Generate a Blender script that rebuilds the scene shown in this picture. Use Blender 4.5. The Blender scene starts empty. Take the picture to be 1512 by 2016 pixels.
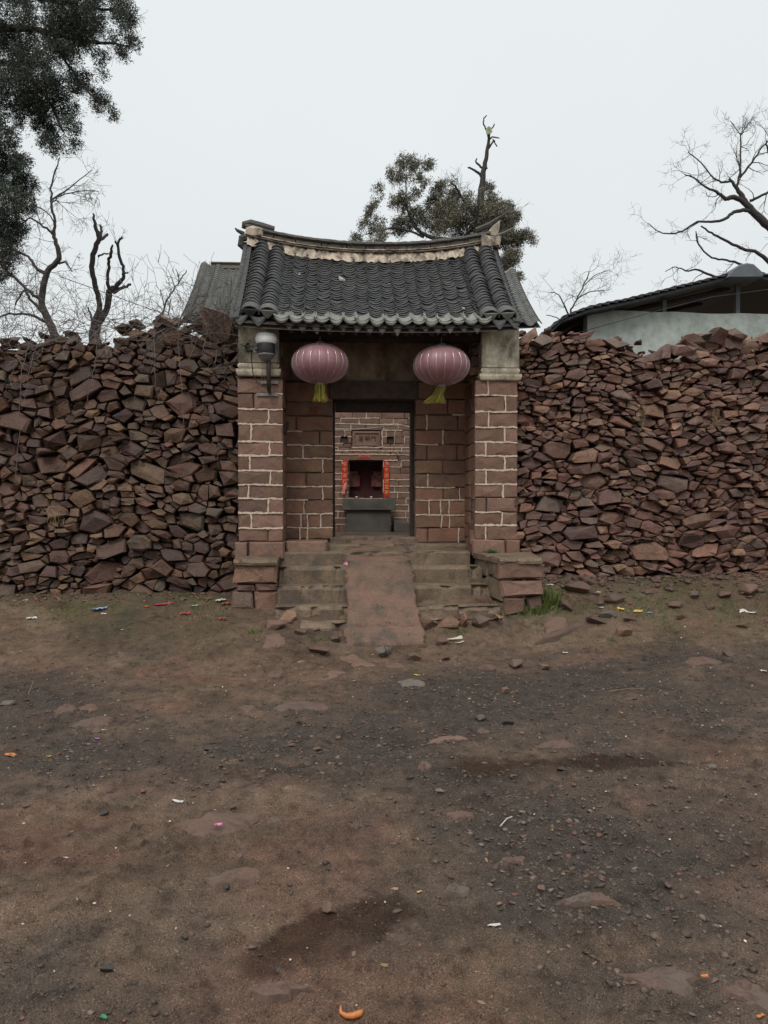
import bpy, bmesh, math, random
import numpy as np
from mathutils import Matrix, Vector, Euler
R = math.radians
rnd = random.Random(11)
NP = np.random.RandomState(5)
sc = bpy.context.scene

# ------------------------------------------------------------------ camera, world, light, exposure
CAM = Vector((0.0, -9.2, 1.55)); PITCH = 0.87; YAW = 3.44; F = 1512.0
cd = bpy.data.cameras.new('camera'); cam = bpy.data.objects.new('camera', cd); sc.collection.objects.link(cam)
cam.location = CAM; cam.rotation_euler = (R(90 - PITCH), 0, -R(YAW))
cd.sensor_fit = 'VERTICAL'; cd.sensor_height = 36.0; cd.lens = 36.0 * F / 2016.0
cd.clip_start = 0.05; cd.clip_end = 3000
sc.camera = cam
SUN_EL, SUN_AZ = 52.0, 200.0          # degrees; azimuth clockwise from +Y: high, behind the camera and to its left
w = bpy.data.worlds.new('World'); sc.world = w; w.use_nodes = True
nt = w.node_tree; nt.nodes.clear()
sky = nt.nodes.new('ShaderNodeTexSky'); sky.sky_type = 'NISHITA'; sky.sun_disc = False
sky.sun_elevation = R(SUN_EL); sky.sun_rotation = R(SUN_AZ); sky.air_density = 1.0; sky.dust_density = 6.0
b1 = nt.nodes.new('ShaderNodeBackground'); b1.inputs[1].default_value = 0.05
nt.links.new(sky.outputs[0], b1.inputs[0])
tc = nt.nodes.new('ShaderNodeTexCoord'); sep = nt.nodes.new('ShaderNodeSeparateXYZ')
nt.links.new(tc.outputs['Generated'], sep.inputs[0])
cr = nt.nodes.new('ShaderNodeValToRGB')
e = cr.color_ramp.elements
e[0].position = 0.0; e[0].color = (0.73, 0.765, 0.77, 1)
e[1].position = 1.0; e[1].color = (1.95, 1.97, 1.95, 1)
m_ = cr.color_ramp.elements.new(0.55); m_.color = (0.79, 0.835, 0.845, 1)
nz = nt.nodes.new('ShaderNodeTexNoise'); nz.inputs['Scale'].default_value = 1.6; nz.inputs['Detail'].default_value = 4
nt.links.new(tc.outputs['Generated'], nz.inputs['Vector'])
mx = nt.nodes.new('ShaderNodeMixRGB'); mx.blend_type = 'MULTIPLY'; mx.inputs[0].default_value = 0.12
nt.links.new(sep.outputs[2], cr.inputs[0]); nt.links.new(cr.outputs[0], mx.inputs[1]); nt.links.new(nz.outputs['Fac'], mx.inputs[2])
b2 = nt.nodes.new('ShaderNodeBackground'); b2.inputs[1].default_value = 1.19
nt.links.new(mx.outputs[0], b2.inputs[0])
add = nt.nodes.new('ShaderNodeMixShader'); add.inputs[0].default_value = 0.9
out = nt.nodes.new('ShaderNodeOutputWorld')
nt.links.new(b1.outputs[0], add.inputs[1]); nt.links.new(b2.outputs[0], add.inputs[2]); nt.links.new(add.outputs[0], out.inputs[0])
sl = bpy.data.lights.new('sun', 'SUN'); sl.energy = 1.5; sl.angle = R(22); sl.color = (1, 0.97, 0.93)
so = bpy.data.objects.new('sun', sl); sc.collection.objects.link(so)
az = R(SUN_AZ); el = R(SUN_EL)
sd = Vector((math.sin(az) * math.cos(el), math.cos(az) * math.cos(el), math.sin(el)))
so.rotation_euler = sd.to_track_quat('Z', 'Y').to_euler(); so.location = sd * 30
sc.view_settings.view_transform = 'Standard'; sc.view_settings.look = 'None'
sc.view_settings.exposure = 0.0; sc.view_settings.gamma = 1.0; sc.view_settings.use_curve_mapping = False
sc.render.engine = 'CYCLES'
sc.cycles.max_bounces = 6; sc.cycles.diffuse_bounces = 3; sc.cycles.glossy_bounces = 2

# ------------------------------------------------------------------ helpers
RM = Euler(cam.rotation_euler).to_matrix()
def ray(px, py):
    return RM @ Vector(((px - 756) / F, (1008 - py) / F, -1.0))
def at(px, py, Y):                       # where the line of sight through a pixel meets the vertical plane y = Y
    d = ray(px, py); t = (Y - CAM.y) / d.y
    p = CAM + d * t
    return p
def X(px, Y, py=985): return at(px, py, Y).x
def Z(py, Y, px=736): return at(px, py, Y).z

def _h(ix, iy, s):
    n = (ix * 374761393 + iy * 668265263 + s * 974711) & 0xffffffff
    n = ((n ^ (n >> 13)) * 1274126177) & 0xffffffff
    return ((n ^ (n >> 16)) & 0xffff) / 65535.0
def vn(x, y, s=0):
    x = np.asarray(x, float); y = np.asarray(y, float)
    ix = np.floor(x).astype(np.int64); iy = np.floor(y).astype(np.int64)
    fx = x - ix; fy = y - iy; fx = fx * fx * (3 - 2 * fx); fy = fy * fy * (3 - 2 * fy)
    a = _h(ix, iy, s); b = _h(ix + 1, iy, s); c = _h(ix, iy + 1, s); d = _h(ix + 1, iy + 1, s)
    return (a * (1 - fx) + b * fx) * (1 - fy) + (c * (1 - fx) + d * fx) * fy
def fbm(x, y, s=0, o=4):
    v = 0; a = 0.5; t = 0
    for k in range(o):
        v = v + a * vn(x * 2 ** k, y * 2 ** k, s + k * 7); t += a; a *= 0.55
    return v / t
def sm(a, b, x):
    t = np.clip((np.asarray(x, float) - a) / (b - a), 0, 1); return t * t * (3 - 2 * t)

def mesh_of(name, V, Fc, smooth=False):
    me = bpy.data.meshes.new(name)
    me.from_pydata([tuple(v) for v in V], [], [tuple(f) for f in Fc])
    if smooth: me.polygons.foreach_set('use_smooth', [True] * len(me.polygons))
    me.update(); return me
def fast_mesh(name, V, Fq, smooth=False):          # numpy arrays, faces all with the same corner count
    me = bpy.data.meshes.new(name)
    n, k = Fq.shape
    me.vertices.add(len(V)); me.vertices.foreach_set('co', np.ascontiguousarray(V, dtype=np.float32).ravel())
    me.loops.add(n * k); me.loops.foreach_set('vertex_index', np.ascontiguousarray(Fq, dtype=np.int32).ravel())
    me.polygons.add(n); me.polygons.foreach_set('loop_start', np.arange(0, n * k, k, dtype=np.int32))
    me.polygons.foreach_set('loop_total', np.full(n, k, dtype=np.int32))
    if smooth: me.polygons.foreach_set('use_smooth', np.ones(n, dtype=bool))
    me.update(calc_edges=True); me.validate(); return me
def add_obj(name, me, mat=None, parent=None, kind=None, M=None, label=None):
    o = bpy.data.objects.new(name, me); sc.collection.objects.link(o)
    if mat is not None and me is not None and not me.materials: me.materials.append(mat)
    if parent is not None:
        o.parent = parent
        if parent.parent is None and not parent.get('_w'):
            o.matrix_parent_inverse = Matrix.Translation(-parent.location)
    if M is not None: o.matrix_basis = M
    if kind: o['kind'] = kind
    if label: o['label'] = label
    return o
def tag(o, label, cat, group=None):
    o['label'] = label; o['category'] = cat
    if group: o['group'] = group
    return o
def root(name, loc, label, cat, group=None):
    o = bpy.data.objects.new(name, None); sc.collection.objects.link(o); o.location = loc
    o.empty_display_size = 0.1
    return tag(o, label, cat, group)
class MB:
    def __init__(s): s.V = []; s.F = []
    def add(s, V, Fc):
        n = len(s.V); s.V += [tuple(v) for v in V]; s.F += [tuple(i + n for i in f) for f in Fc]; return s
    def box(s, x0, x1, y0, y1, z0, z1):
        return s.add([(x0, y0, z0), (x1, y0, z0), (x1, y1, z0), (x0, y1, z0), (x0, y0, z1), (x1, y0, z1), (x1, y1, z1), (x0, y1, z1)],
                     [(0, 3, 2, 1), (4, 5, 6, 7), (0, 1, 5, 4), (1, 2, 6, 5), (2, 3, 7, 6), (3, 0, 4, 7)])
    def tube(s, pts, rad, n=6, cap=True):
        V, Fc = tube(pts, rad, n, cap); return s.add(V, Fc)
    def obj(s, name, mat, parent=None, kind=None, smooth=False, label=None):
        return add_obj(name, mesh_of(name, s.V, s.F, smooth), mat, parent, kind, label=label)
def tube(pts, rad, n=6, cap=True):
    P = [Vector(p) for p in pts]; V = []; Fc = []
    if not hasattr(rad, '__len__'): rad = [rad] * len(P)
    u = None
    for i, p in enumerate(P):
        d = (P[min(i + 1, len(P) - 1)] - P[max(i - 1, 0)])
        if d.length < 1e-9: d = Vector((0, 0, 1))
        d.normalize()
        if u is None: u = d.orthogonal().normalized()
        else:
            u = (u - d * u.dot(d))
            u = u.normalized() if u.length > 1e-6 else d.orthogonal().normalized()
        v = d.cross(u)
        for k in range(n):
            a = 2 * math.pi * k / n
            V.append(p + (u * math.cos(a) + v * math.sin(a)) * rad[i])
    for i in range(len(P) - 1):
        for k in range(n):
            k2 = (k + 1) % n
            Fc.append((i * n + k, i * n + k2, (i + 1) * n + k2, (i + 1) * n + k))
    if cap:
        Fc.append(tuple(range(n - 1, -1, -1))); b = (len(P) - 1) * n; Fc.append(tuple(b + k for k in range(n)))
    return V, Fc
def lathe(prof, n=20, c=(0, 0, 0)):
    V = []; Fc = []
    for r, z in prof:
        for k in range(n):
            a = 2 * math.pi * k / n; V.append((c[0] + r * math.cos(a), c[1] + r * math.sin(a), c[2] + z))
    for i in range(len(prof) - 1):
        for k in range(n):
            k2 = (k + 1) % n; Fc.append((i * n + k, i * n + k2, (i + 1) * n + k2, (i + 1) * n + k))
    Fc.append(tuple(range(n - 1, -1, -1))); b = (len(prof) - 1) * n; Fc.append(tuple(b + k for k in range(n)))
    return V, Fc

# random convex rocks, ready made
HULLS = []
for k in range(14):
    bm = bmesh.new()
    for i in range(13):
        v = Vector((rnd.gauss(0, 1), rnd.gauss(0, 1), rnd.gauss(0, 1))).normalized()
        f = rnd.uniform(0.8, 1.05)
        v = Vector([math.copysign(abs(c) ** 0.75, c) for c in v]) * f
        bm.verts.new(v)
    bmesh.ops.convex_hull(bm, input=bm.verts)
    for v in [v for v in bm.verts if not v.link_faces]: bm.verts.remove(v)
    bmesh.ops.triangulate(bm, faces=bm.faces)
    bm.verts.index_update()
    HULLS.append((np.array([v.co[:] for v in bm.verts]), np.array([[v.index for v in f.verts] for f in bm.faces])))
    bm.free()
def scatter_mesh(name, P, S, seed=1, flat=0.55):      # P (n,3) places, S (n,) sizes: many small rocks in one mesh
    rs = np.random.RandomState(seed); Vs = []; Fs = []; base = 0
    hid = rs.randint(0, len(HULLS), len(P))
    for h, (hv, hf) in enumerate(HULLS):
        I = np.where(hid == h)[0]
        if not len(I): continue
        a = rs.uniform(0, 6.283, len(I)); t = rs.normal(0, 0.25, len(I))
        sx = S[I] * rs.uniform(0.7, 1.3, len(I)); sy = S[I] * rs.uniform(0.6, 1.1, len(I)); sz = S[I] * flat * rs.uniform(0.5, 1.2, len(I))
        v = hv[None] * np.stack([sx, sy, sz], 1)[:, None] * 0.5
        ct, st = np.cos(t)[:, None], np.sin(t)[:, None]
        y = v[..., 1] * ct - v[..., 2] * st; z = v[..., 1] * st + v[..., 2] * ct
        ca, sa = np.cos(a)[:, None], np.sin(a)[:, None]
        x = v[..., 0] * ca - y * sa; y2 = v[..., 0] * sa + y * ca
        W = np.stack([x, y2, z], -1) + P[I][:, None]
        n = len(hv)
        Fs.append((hf[None] + (np.arange(len(I)) * n)[:, None, None] + base).reshape(-1, 3)); Vs.append(W.reshape(-1, 3)); base += n * len(I)
    return fast_mesh(name, np.concatenate(Vs), np.concatenate(Fs))

def outline_stone(poly, yf, yb, inset=0.012, tx=0.0, tz=0.0, apex=0.0, jit=0.0, rg=rnd, fb=0.02):
    """a stone facing -y: poly in (x, z), front at yf, back at yb; tx/tz tilt of the front, apex lifts its middle"""
    n = len(poly); cx = sum(p[0] for p in poly) / n; cz = sum(p[1] for p in poly) / n
    V = []; Fc = []
    dep = lambda x, z: yf + tx * (x - cx) + tz * (z - cz)
    for x, z in poly: V.append((cx + (x - cx) * 0.96, yb, cz + (z - cz) * 0.96))
    for x, z in poly: V.append((x, dep(x, z) + fb * rg.uniform(0.8, 1.6) + inset * 0.4, z))
    for x, z in poly:
        r = math.hypot(x - cx, z - cz) + 1e-6; k = max(0.35, 1 - inset * rg.uniform(0.8, 1.9) / r)
        X_, Z_ = cx + (x - cx) * k, cz + (z - cz) * k
        V.append((X_, dep(X_, Z_) + rg.uniform(-jit, jit), Z_))
    ax = cx + rg.uniform(-.4, .4) * (max(p[0] for p in poly) - cx); azz = cz + rg.uniform(-.35, .45) * (max(p[1] for p in poly) - cz)
    V.append((ax, dep(ax, azz) - apex, azz))
    for i in range(n):
        j = (i + 1) % n
        Fc += [(i, j, n + j, n + i), (n + i, n + j, 2 * n + j, 2 * n + i), (2 * n + i, 2 * n + j, 3 * n)]
    return V, Fc
def rect_poly(x0, x1, z0, z1, rg=rnd, j=0.004, seg=0.16):
    P = []
    def side(a, b):
        L = math.hypot(b[0] - a[0], b[1] - a[1]); k = max(1, int(L / seg))
        for i in range(k):
            t = i / k; P.append((a[0] + (b[0] - a[0]) * t + rg.uniform(-j, j), a[1] + (b[1] - a[1]) * t + rg.uniform(-j, j)))
    side((x0, z0), (x1, z0)); side((x1, z0), (x1, z1)); side((x1, z1), (x0, z1)); side((x0, z1), (x0, z0))
    return P

# ------------------------------------------------------------------ materials
def newmat(name):
    m = bpy.data.materials.new(name); m.use_nodes = True
    t = m.node_tree; return m, t, t.nodes['Principled BSDF']
def N(t, typ, **kw):
    n = t.nodes.new(typ)
    for k, v in kw.items(): setattr(n, k, v)
    return n
def noise(t, scale, detail=5, rough=0.6, vec=None):
    n = N(t, 'ShaderNodeTexNoise'); n.inputs['Scale'].default_value = scale; n.inputs['Detail'].default_value = detail; n.inputs['Roughness'].default_value = rough
    if vec is not None: t.links.new(vec, n.inputs['Vector'])
    return n
def ramp(t, src, stops, interp='LINEAR'):
    r = N(t, 'ShaderNodeValToRGB'); r.color_ramp.interpolation = interp
    el = r.color_ramp.elements
    while len(el) < len(stops): el.new(0.5)
    for e_, (p, c) in zip(el, stops):
        e_.position = p; e_.color = tuple(c) + (1,) if len(c) == 3 else c
    t.links.new(src, r.inputs[0]); return r
def mix(t, a, b, fac, mode='MIX'):
    m = N(t, 'ShaderNodeMixRGB', blend_type=mode)
    for s, v in ((m.inputs[1], a), (m.inputs[2], b), (m.inputs[0], fac)):
        if isinstance(v, (int, float)): s.default_value = v
        elif isinstance(v, tuple): s.default_value = v + (1,) if len(v) == 3 else v
        else: t.links.new(v, s)
    return m
def bump(t, bs, hs, strength=0.4, dist=0.02):
    b = N(t, 'ShaderNodeBump'); b.inputs['Strength'].default_value = strength; b.inputs['Distance'].default_value = dist
    t.links.new(hs, b.inputs['Height']); t.links.new(b.outputs[0], bs.inputs['Normal']); return b
def rand_src(t):
    oi = N(t, 'ShaderNodeObjectInfo'); ge = N(t, 'ShaderNodeNewGeometry')
    a = N(t, 'ShaderNodeMath', operation='ADD'); f = N(t, 'ShaderNodeMath', operation='FRACT')
    t.links.new(oi.outputs['Random'], a.inputs[0]); t.links.new(ge.outputs['Random Per Island'], a.inputs[1])
    t.links.new(a.outputs[0], f.inputs[0]); return f.outputs[0], ge.outputs['Position']
def stone_mat(name, cols, rough=0.7, var=0.5, sc1=9, sc2=60, bstr=0.5, bdist=0.02, stain=None, spec=0.4, specks=None):
    m, t, bs = newmat(name); rs, pos = rand_src(t)
    n = len(cols); base = ramp(t, rs, [(i / max(1, n - 1), c) for i, c in enumerate(cols)])
    off = N(t, 'ShaderNodeVectorMath', operation='ADD'); cx = N(t, 'ShaderNodeCombineXYZ')
    mm = N(t, 'ShaderNodeMath', operation='MULTIPLY'); mm.inputs[1].default_value = 37.0; t.links.new(rs, mm.inputs[0])
    t.links.new(mm.outputs[0], cx.inputs[0]); t.links.new(pos, off.inputs[0]); t.links.new(cx.outputs[0], off.inputs[1])
    v = off.outputs[0]
    n1 = noise(t, sc1, 5, 0.65, v); n2 = noise(t, sc2, 5, 0.7, v)
    r1 = ramp(t, n1.outputs['Fac'], [(0.25, (1 - var,) * 3), (0.5, (1, 1, 1)), (0.78, (1 + var * 0.9, 1 + var * 0.8, 1 + var * 0.65))])
    r2 = ramp(t, n2.outputs['Fac'], [(0.3, (0.72,) * 3), (0.55, (1, 1, 1)), (0.75, (1.35, 1.33, 1.3))])
    c = mix(t, base.outputs[0], r1.outputs[0], 1.0, 'MULTIPLY'); c = mix(t, c.outputs[0], r2.outputs[0], 1.0, 'MULTIPLY')
    last = c
    if stain:
        n3 = noise(t, stain[1], 4, 0.6, pos); r3 = ramp(t, n3.outputs['Fac'], [(stain[2], (0, 0, 0)), (stain[2] + 0.12, (1, 1, 1))])
        last = mix(t, c.outputs[0], stain[0], r3.outputs[0])
    if specks:                           # (scale, threshold, colour, dark threshold): grains showing in the surface
        n4 = noise(t, specks[0], 2, 0.5, v); r4 = ramp(t, n4.outputs['Fac'], [(specks[1], (0, 0, 0)), (specks[1] + .03, (1, 1, 1))])
        last = mix(t, last.outputs[0], specks[2], r4.outputs[0])
        r5 = ramp(t, n4.outputs['Fac'], [(specks[3] - .03, (.35, .35, .35)), (specks[3], (1, 1, 1))]); last = mix(t, last.outputs[0], r5.outputs[0], 1.0, 'MULTIPLY')
    t.links.new(last.outputs[0], bs.inputs['Base Color'])
    rr = ramp(t, n1.outputs['Fac'], [(0.3, (rough - 0.15,) * 3), (0.7, (min(1, rough + 0.12),) * 3)])
    t.links.new(rr.outputs[0], bs.inputs['Roughness']); bs.inputs['Specular IOR Level'].default_value = spec
    hm = mix(t, n1.outputs['Fac'], n2.outputs['Fac'], 0.45)
    bump(t, bs, hm.outputs[0], bstr, bdist)
    return m
def plain(name, col, rough=0.6, metal=0.0, var=0.25, scale=20, bstr=0.15, col2=None, spec=0.4, trans=0.0):
    m, t, bs = newmat(name); ge = N(t, 'ShaderNodeNewGeometry')
    n = noise(t, scale, 4, 0.6, ge.outputs['Position'])
    c2 = col2 or tuple(c * (1 - var) for c in col)
    r = ramp(t, n.outputs['Fac'], [(0.35, c2), (0.62, col)])
    t.links.new(r.outputs[0], bs.inputs['Base Color']); bs.inputs['Roughness'].default_value = rough; bs.inputs['Metallic'].default_value = metal
    bs.inputs['Specular IOR Level'].default_value = spec
    if bstr: bump(t, bs, n.outputs['Fac'], bstr, 0.01)
    return m

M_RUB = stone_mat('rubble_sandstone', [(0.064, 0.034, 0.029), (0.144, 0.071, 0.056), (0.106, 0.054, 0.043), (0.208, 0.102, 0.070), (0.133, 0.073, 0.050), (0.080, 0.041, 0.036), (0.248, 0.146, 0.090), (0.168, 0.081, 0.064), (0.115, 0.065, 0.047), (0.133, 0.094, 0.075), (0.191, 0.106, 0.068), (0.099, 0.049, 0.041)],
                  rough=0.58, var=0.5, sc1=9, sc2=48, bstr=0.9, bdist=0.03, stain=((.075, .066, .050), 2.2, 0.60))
M_RUBD = stone_mat('dark_rubble_sandstone', [(0.042, 0.022, 0.019), (0.092, 0.046, 0.035), (0.068, 0.036, 0.028), (0.139, 0.068, 0.042), (0.087, 0.048, 0.031), (0.054, 0.029, 0.024), (0.177, 0.104, 0.057), (0.106, 0.053, 0.039), (0.078, 0.044, 0.029), (0.085, 0.061, 0.044), (0.132, 0.074, 0.042), (0.064, 0.033, 0.027)],
                  rough=0.55, var=0.55, sc1=9, sc2=48, bstr=0.9, bdist=0.03, stain=((.085, .070, .050), 2.2, 0.60))  # darker copy of the rubble colours, for the left wall
M_BLK = stone_mat('dressed_sandstone', [(0.171, 0.092, 0.067), (0.218, 0.124, 0.091), (0.143, 0.079, 0.058), (0.194, 0.108, 0.075), (0.128, 0.077, 0.055), (0.228, 0.133, 0.098), (0.176, 0.108, 0.071)],
                  rough=0.75, var=0.36, sc1=8, sc2=60, bstr=0.8, bdist=0.025, stain=((.17, .11, .065), 1.7, 0.64))
M_BLK_DARK = stone_mat('grimy_sandstone', [(0.184, 0.093, 0.063), (0.224, 0.114, 0.075), (0.150, 0.083, 0.056), (0.204, 0.120, 0.073)],
                  rough=0.8, var=0.4, sc1=6, sc2=60, bstr=0.7, bdist=0.02, stain=((.19, .125, .07), 1.5, 0.62))
M_MORT = plain('lime_mortar', (.58, .46, .37), 0.9, var=0.3, scale=40, bstr=0.5)
M_JOINT = plain('joint_core', (.07, .050, .040), 0.95, var=0.3, scale=30, bstr=0.4)
M_CORE = plain('gap_shade_core', (.018, .013, .012), 0.95, var=0.4, scale=12, bstr=0.6)  # near black: shade in the gaps put into the colour
M_STEP = stone_mat('step_stone', [(0.158, 0.113, 0.074), (0.173, 0.122, 0.081), (0.142, 0.102, 0.068)], rough=0.7, var=0.42, sc1=6, sc2=55, bstr=0.9, bdist=0.03, stain=((.092, .068, .048), 2.6, 0.50), specks=(50, .72, (.28, .24, .18), .33))
M_RAMP = stone_mat('ramp_concrete', [(0.185, 0.108, 0.076), (0.162, 0.098, 0.070)], rough=0.75, var=0.4, sc1=3.5, sc2=90, bstr=1.0, bdist=0.03, stain=((.085, .064, .048), 4.0, 0.53), specks=(75, .70, (.36, .27, .21), .33))
M_TILE = stone_mat('roof_tile_grey', [(0.022, 0.024, 0.024), (0.031, 0.033, 0.032), (0.025, 0.027, 0.027), (0.037, 0.038, 0.036), (0.021, 0.021, 0.024)], rough=0.6, var=0.35, sc1=8, sc2=70, bstr=0.5, bdist=0.012, stain=((.058, .064, .046), 7.0, 0.60))
M_TILE_L = stone_mat('eave_tile_grey', [(.15, .155, .135), (.19, .195, .17), (.165, .165, .145)], rough=0.7, var=0.35, sc1=12, sc2=70, bstr=0.4, bdist=0.008)
M_TILE_D = stone_mat('drip_tile_grey', [(0.064, 0.066, 0.063), (0.085, 0.085, 0.081), (0.051, 0.053, 0.051)], rough=0.7, var=0.35, sc1=12, sc2=70, bstr=0.4, bdist=0.008)
M_HTILE = stone_mat('hall_tile_grey', [(.10, .105, .098), (.13, .13, .12), (.09, .093, .09)], rough=0.75, var=0.3, sc1=5, sc2=50, bstr=0.3, bdist=0.01)
M_RIDGE = stone_mat('ridge_brick', [(.13, .112, .092), (.17, .148, .12), (.105, .094, .08)], rough=0.75, var=0.4, sc1=9, sc2=60, bstr=0.5, bdist=0.012, stain=((.05, .047, .042), 6.0, 0.5))
M_RMORT = None
M_COPE = stone_mat('ridge_coping', [(.050, .047, .043), (.065, .060, .053)], rough=0.75, var=0.45, sc1=14, sc2=60, bstr=0.6, bdist=0.012)
def plaster_mat(name, light, dark, scale, lo, hi):
    m, t, bs = newmat(name); ge = N(t, 'ShaderNodeNewGeometry')
    mp = N(t, 'ShaderNodeMapping'); mp.inputs['Scale'].default_value = (1, 1, 0.45); t.links.new(ge.outputs['Position'], mp.inputs[0])
    n1 = noise(t, scale, 6, 0.65, mp.outputs[0]); n2 = noise(t, scale * 6, 4, 0.6, ge.outputs['Position'])
    r = ramp(t, n1.outputs['Fac'], [(lo, dark), ((lo + hi) / 2, tuple((a + b) / 2 for a, b in zip(light, dark))), (hi, light)])
    r2 = ramp(t, n2.outputs['Fac'], [(0.3, (.75, .74, .7)), (0.6, (1.05, 1.05, 1.05))])
    c = mix(t, r.outputs[0], r2.outputs[0], 1.0, 'MULTIPLY'); t.links.new(c.outputs[0], bs.inputs['Base Color'])
    bs.inputs['Roughness'].default_value = 0.9; bump(t, bs, n2.outputs['Fac'], 0.3, 0.006); return m
M_RMORT = plaster_mat('ridge_plaster', (.50, .41, .32), (.12, .10, .082), 8.0, 0.38, 0.58)
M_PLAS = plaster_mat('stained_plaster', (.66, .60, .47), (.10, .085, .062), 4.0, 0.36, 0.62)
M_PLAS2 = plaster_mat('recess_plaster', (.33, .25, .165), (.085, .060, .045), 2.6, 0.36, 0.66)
M_MOLD = plaster_mat('molding_plaster', (.60, .53, .41), (.14, .12, .085), 7.0, 0.30, 0.6)
M_SHED = plaster_mat('cement_render', (.42, .46, .43), (.27, .31, .29), 1.1, 0.32, 0.66)
M_WOOD = plain('old_dark_wood', (.050, .036, .030), 0.85, var=0.4, scale=14, bstr=0.4)
M_WOODG = plain('grey_lintel', (.085, .062, .050), 0.85, var=0.35, scale=10, bstr=0.4)
M_BLACK = plain('dark_paint', (.022, .022, .024), 0.55, var=0.3, bstr=0.1)
M_IRON = plain('rusty_iron', (.075, .055, .048), 0.6, metal=0.3, var=0.4, scale=40, bstr=0.3)
M_GREYM = plain('grey_metal', (.22, .22, .21), 0.5, metal=0.4, var=0.3, bstr=0.1)
M_WHITE = plain('white_plastic', (.90, .91, .90), 0.35, var=0.08, bstr=0.02)
M_SILK = None
def silk():
    m, t, bs = newmat('faded_lantern_silk'); ge = N(t, 'ShaderNodeNewGeometry')
    n = noise(t, 5, 5, 0.6, ge.outputs['Position']); n2 = noise(t, 70, 3, 0.5, ge.outputs['Position'])
    r = ramp(t, n.outputs['Fac'], [(0.3, (.20, .085, .098)), (0.7, (.29, .140, .155))])
    r2 = ramp(t, n2.outputs['Fac'], [(0.3, (.9, .9, .9)), (0.7, (1.06, 1.06, 1.06))])
    c = mix(t, r.outputs[0], r2.outputs[0], 1, 'MULTIPLY'); t.links.new(c.outputs[0], bs.inputs['Base Color'])
    bs.inputs['Roughness'].default_value = 0.5
    if 'Sheen Weight' in bs.inputs: bs.inputs['Sheen Weight'].default_value = 0.25
    return m
M_SILK = silk()
M_WIRE = plain('rib_wire', (.75, .62, .60), 0.25, metal=0.7, var=0.1, bstr=0)
M_TASS = stone_mat('tassel_yellow', [(.14, .115, .012), (.38, .31, .04), (.22, .18, .02), (.07, .06, .01)], rough=0.7, var=0.2, bstr=0.1)
M_RED = plain('red_paper', (.48, .018, .018), 0.6, var=0.15, scale=30, bstr=0.1)
M_RED2 = plain('faded_red_paper', (.62, .22, .20), 0.7, var=0.25, scale=30, bstr=0.1)
M_GOLD = plain('gold_ink', (.65, .42, .10), 0.5, var=0.15, bstr=0)
M_PINKINK = plain('pale_red_ink', (.70, .20, .18), 0.6, var=0.1, bstr=0)
M_SLATE = stone_mat('grey_slate', [(.075, .068, .058), (.090, .080, .066)], rough=0.6, var=0.4, sc1=4, sc2=50, bstr=0.4, bdist=0.01)
M_ROPE = plain('pale_rope', (.42, .37, .29), 0.9, var=0.2, scale=60, bstr=0.3)
M_BARK = plain('dark_bark', (.050, .043, .040), 0.9, var=0.4, scale=30, bstr=0.8)
M_BARK2 = plain('grey_bark', (.085, .072, .066), 0.9, var=0.4, scale=30, bstr=0.8)
M_TWIG = plain('grey_twigs', (.12, .105, .098), 0.9, var=0.3, scale=20, bstr=0)
M_VINE = plain('dry_vine', (.145, .125, .11), 0.9, var=0.3, scale=30, bstr=0)
def leaf_mat(name, a, b, c):
    m, t, bs = newmat(name); rs, pos = rand_src(t)
    r = ramp(t, rs, [(0, a), (0.5, b), (1, c)])
    n = noise(t, 1.6, 3, 0.6, pos); r2 = ramp(t, n.outputs['Fac'], [(0.3, (.6, .62, .6)), (0.7, (1.35, 1.25, 1.1))])
    k = mix(t, r.outputs[0], r2.outputs[0], 1, 'MULTIPLY'); t.links.new(k.outputs[0], bs.inputs['Base Color'])
    bs.inputs['Roughness'].default_value = 0.7; bs.inputs['Specular IOR Level'].default_value = 0.25; return m
M_LEAF = leaf_mat('juniper_leaf_dark', (.045, .062, .056), (.066, .084, .072), (.085, .100, .080))  # lifted and blued, a little haze put into the leaf colour
M_LEAF2 = leaf_mat('juniper_leaf_brown_hazed', (.125, .130, .110), (.165, .165, .135), (.195, .182, .142))  # brownish, lightened in place of haze over the far tree
M_GRASS = leaf_mat('green_grass', (.050, .085, .022), (.085, .125, .035), (.15, .15, .06))
M_SPRIG = leaf_mat('green_sprig', (.035, .075, .030), (.05, .10, .04), (.07, .12, .05))
M_DRY = leaf_mat('dry_straw', (.16, .11, .06), (.24, .17, .10), (.34, .27, .18))

# ------------------------------------------------------------------ ground
def px_field(x, y): return x, y
def gheight(x, y):
    """broad height of the yard: flat, banked up to the foot of both walls, a terrace behind them"""
    x = np.asarray(x, float); y = np.asarray(y, float)
    left = sm(-2.3, 0.0, y) * 0.43
    right = sm(-1.9, 0.0, y) * 0.58
    k = sm(0.0, 1.6, x)
    bank = left * (1 - k) + right * k
    z = 0.0 + bank + 0.03 * (fbm(x * 0.6, y * 0.6, 3, 3) - 0.5) * 2
    z = z - 0.085 * np.exp(-(((x - .45) / .75) ** 2 + ((y + 1.68) / .42) ** 2))
    z = z + 0.08 * sm(1.5, 4.0, x) * sm(-4.5, -1.5, y) * (1 - sm(-.5, .2, y))
    z = np.where(y > 0.3, np.maximum(z, 0.42 + 0.54 * sm(0.3, 0.5, y)), z)
    return z
def gz(x, y): return float(gheight(x, y))
def gpt(px, py):                         # line of sight against the broad ground
    d = ray(px, py); lo, hi = 1.0, 40.0
    t = lo
    while t < hi:
        p = CAM + d * t
        if p.z <= gz(p.x, p.y): break
        t += 0.02
    return CAM + d * t
_ga = gpt(1150, 1400)
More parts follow.
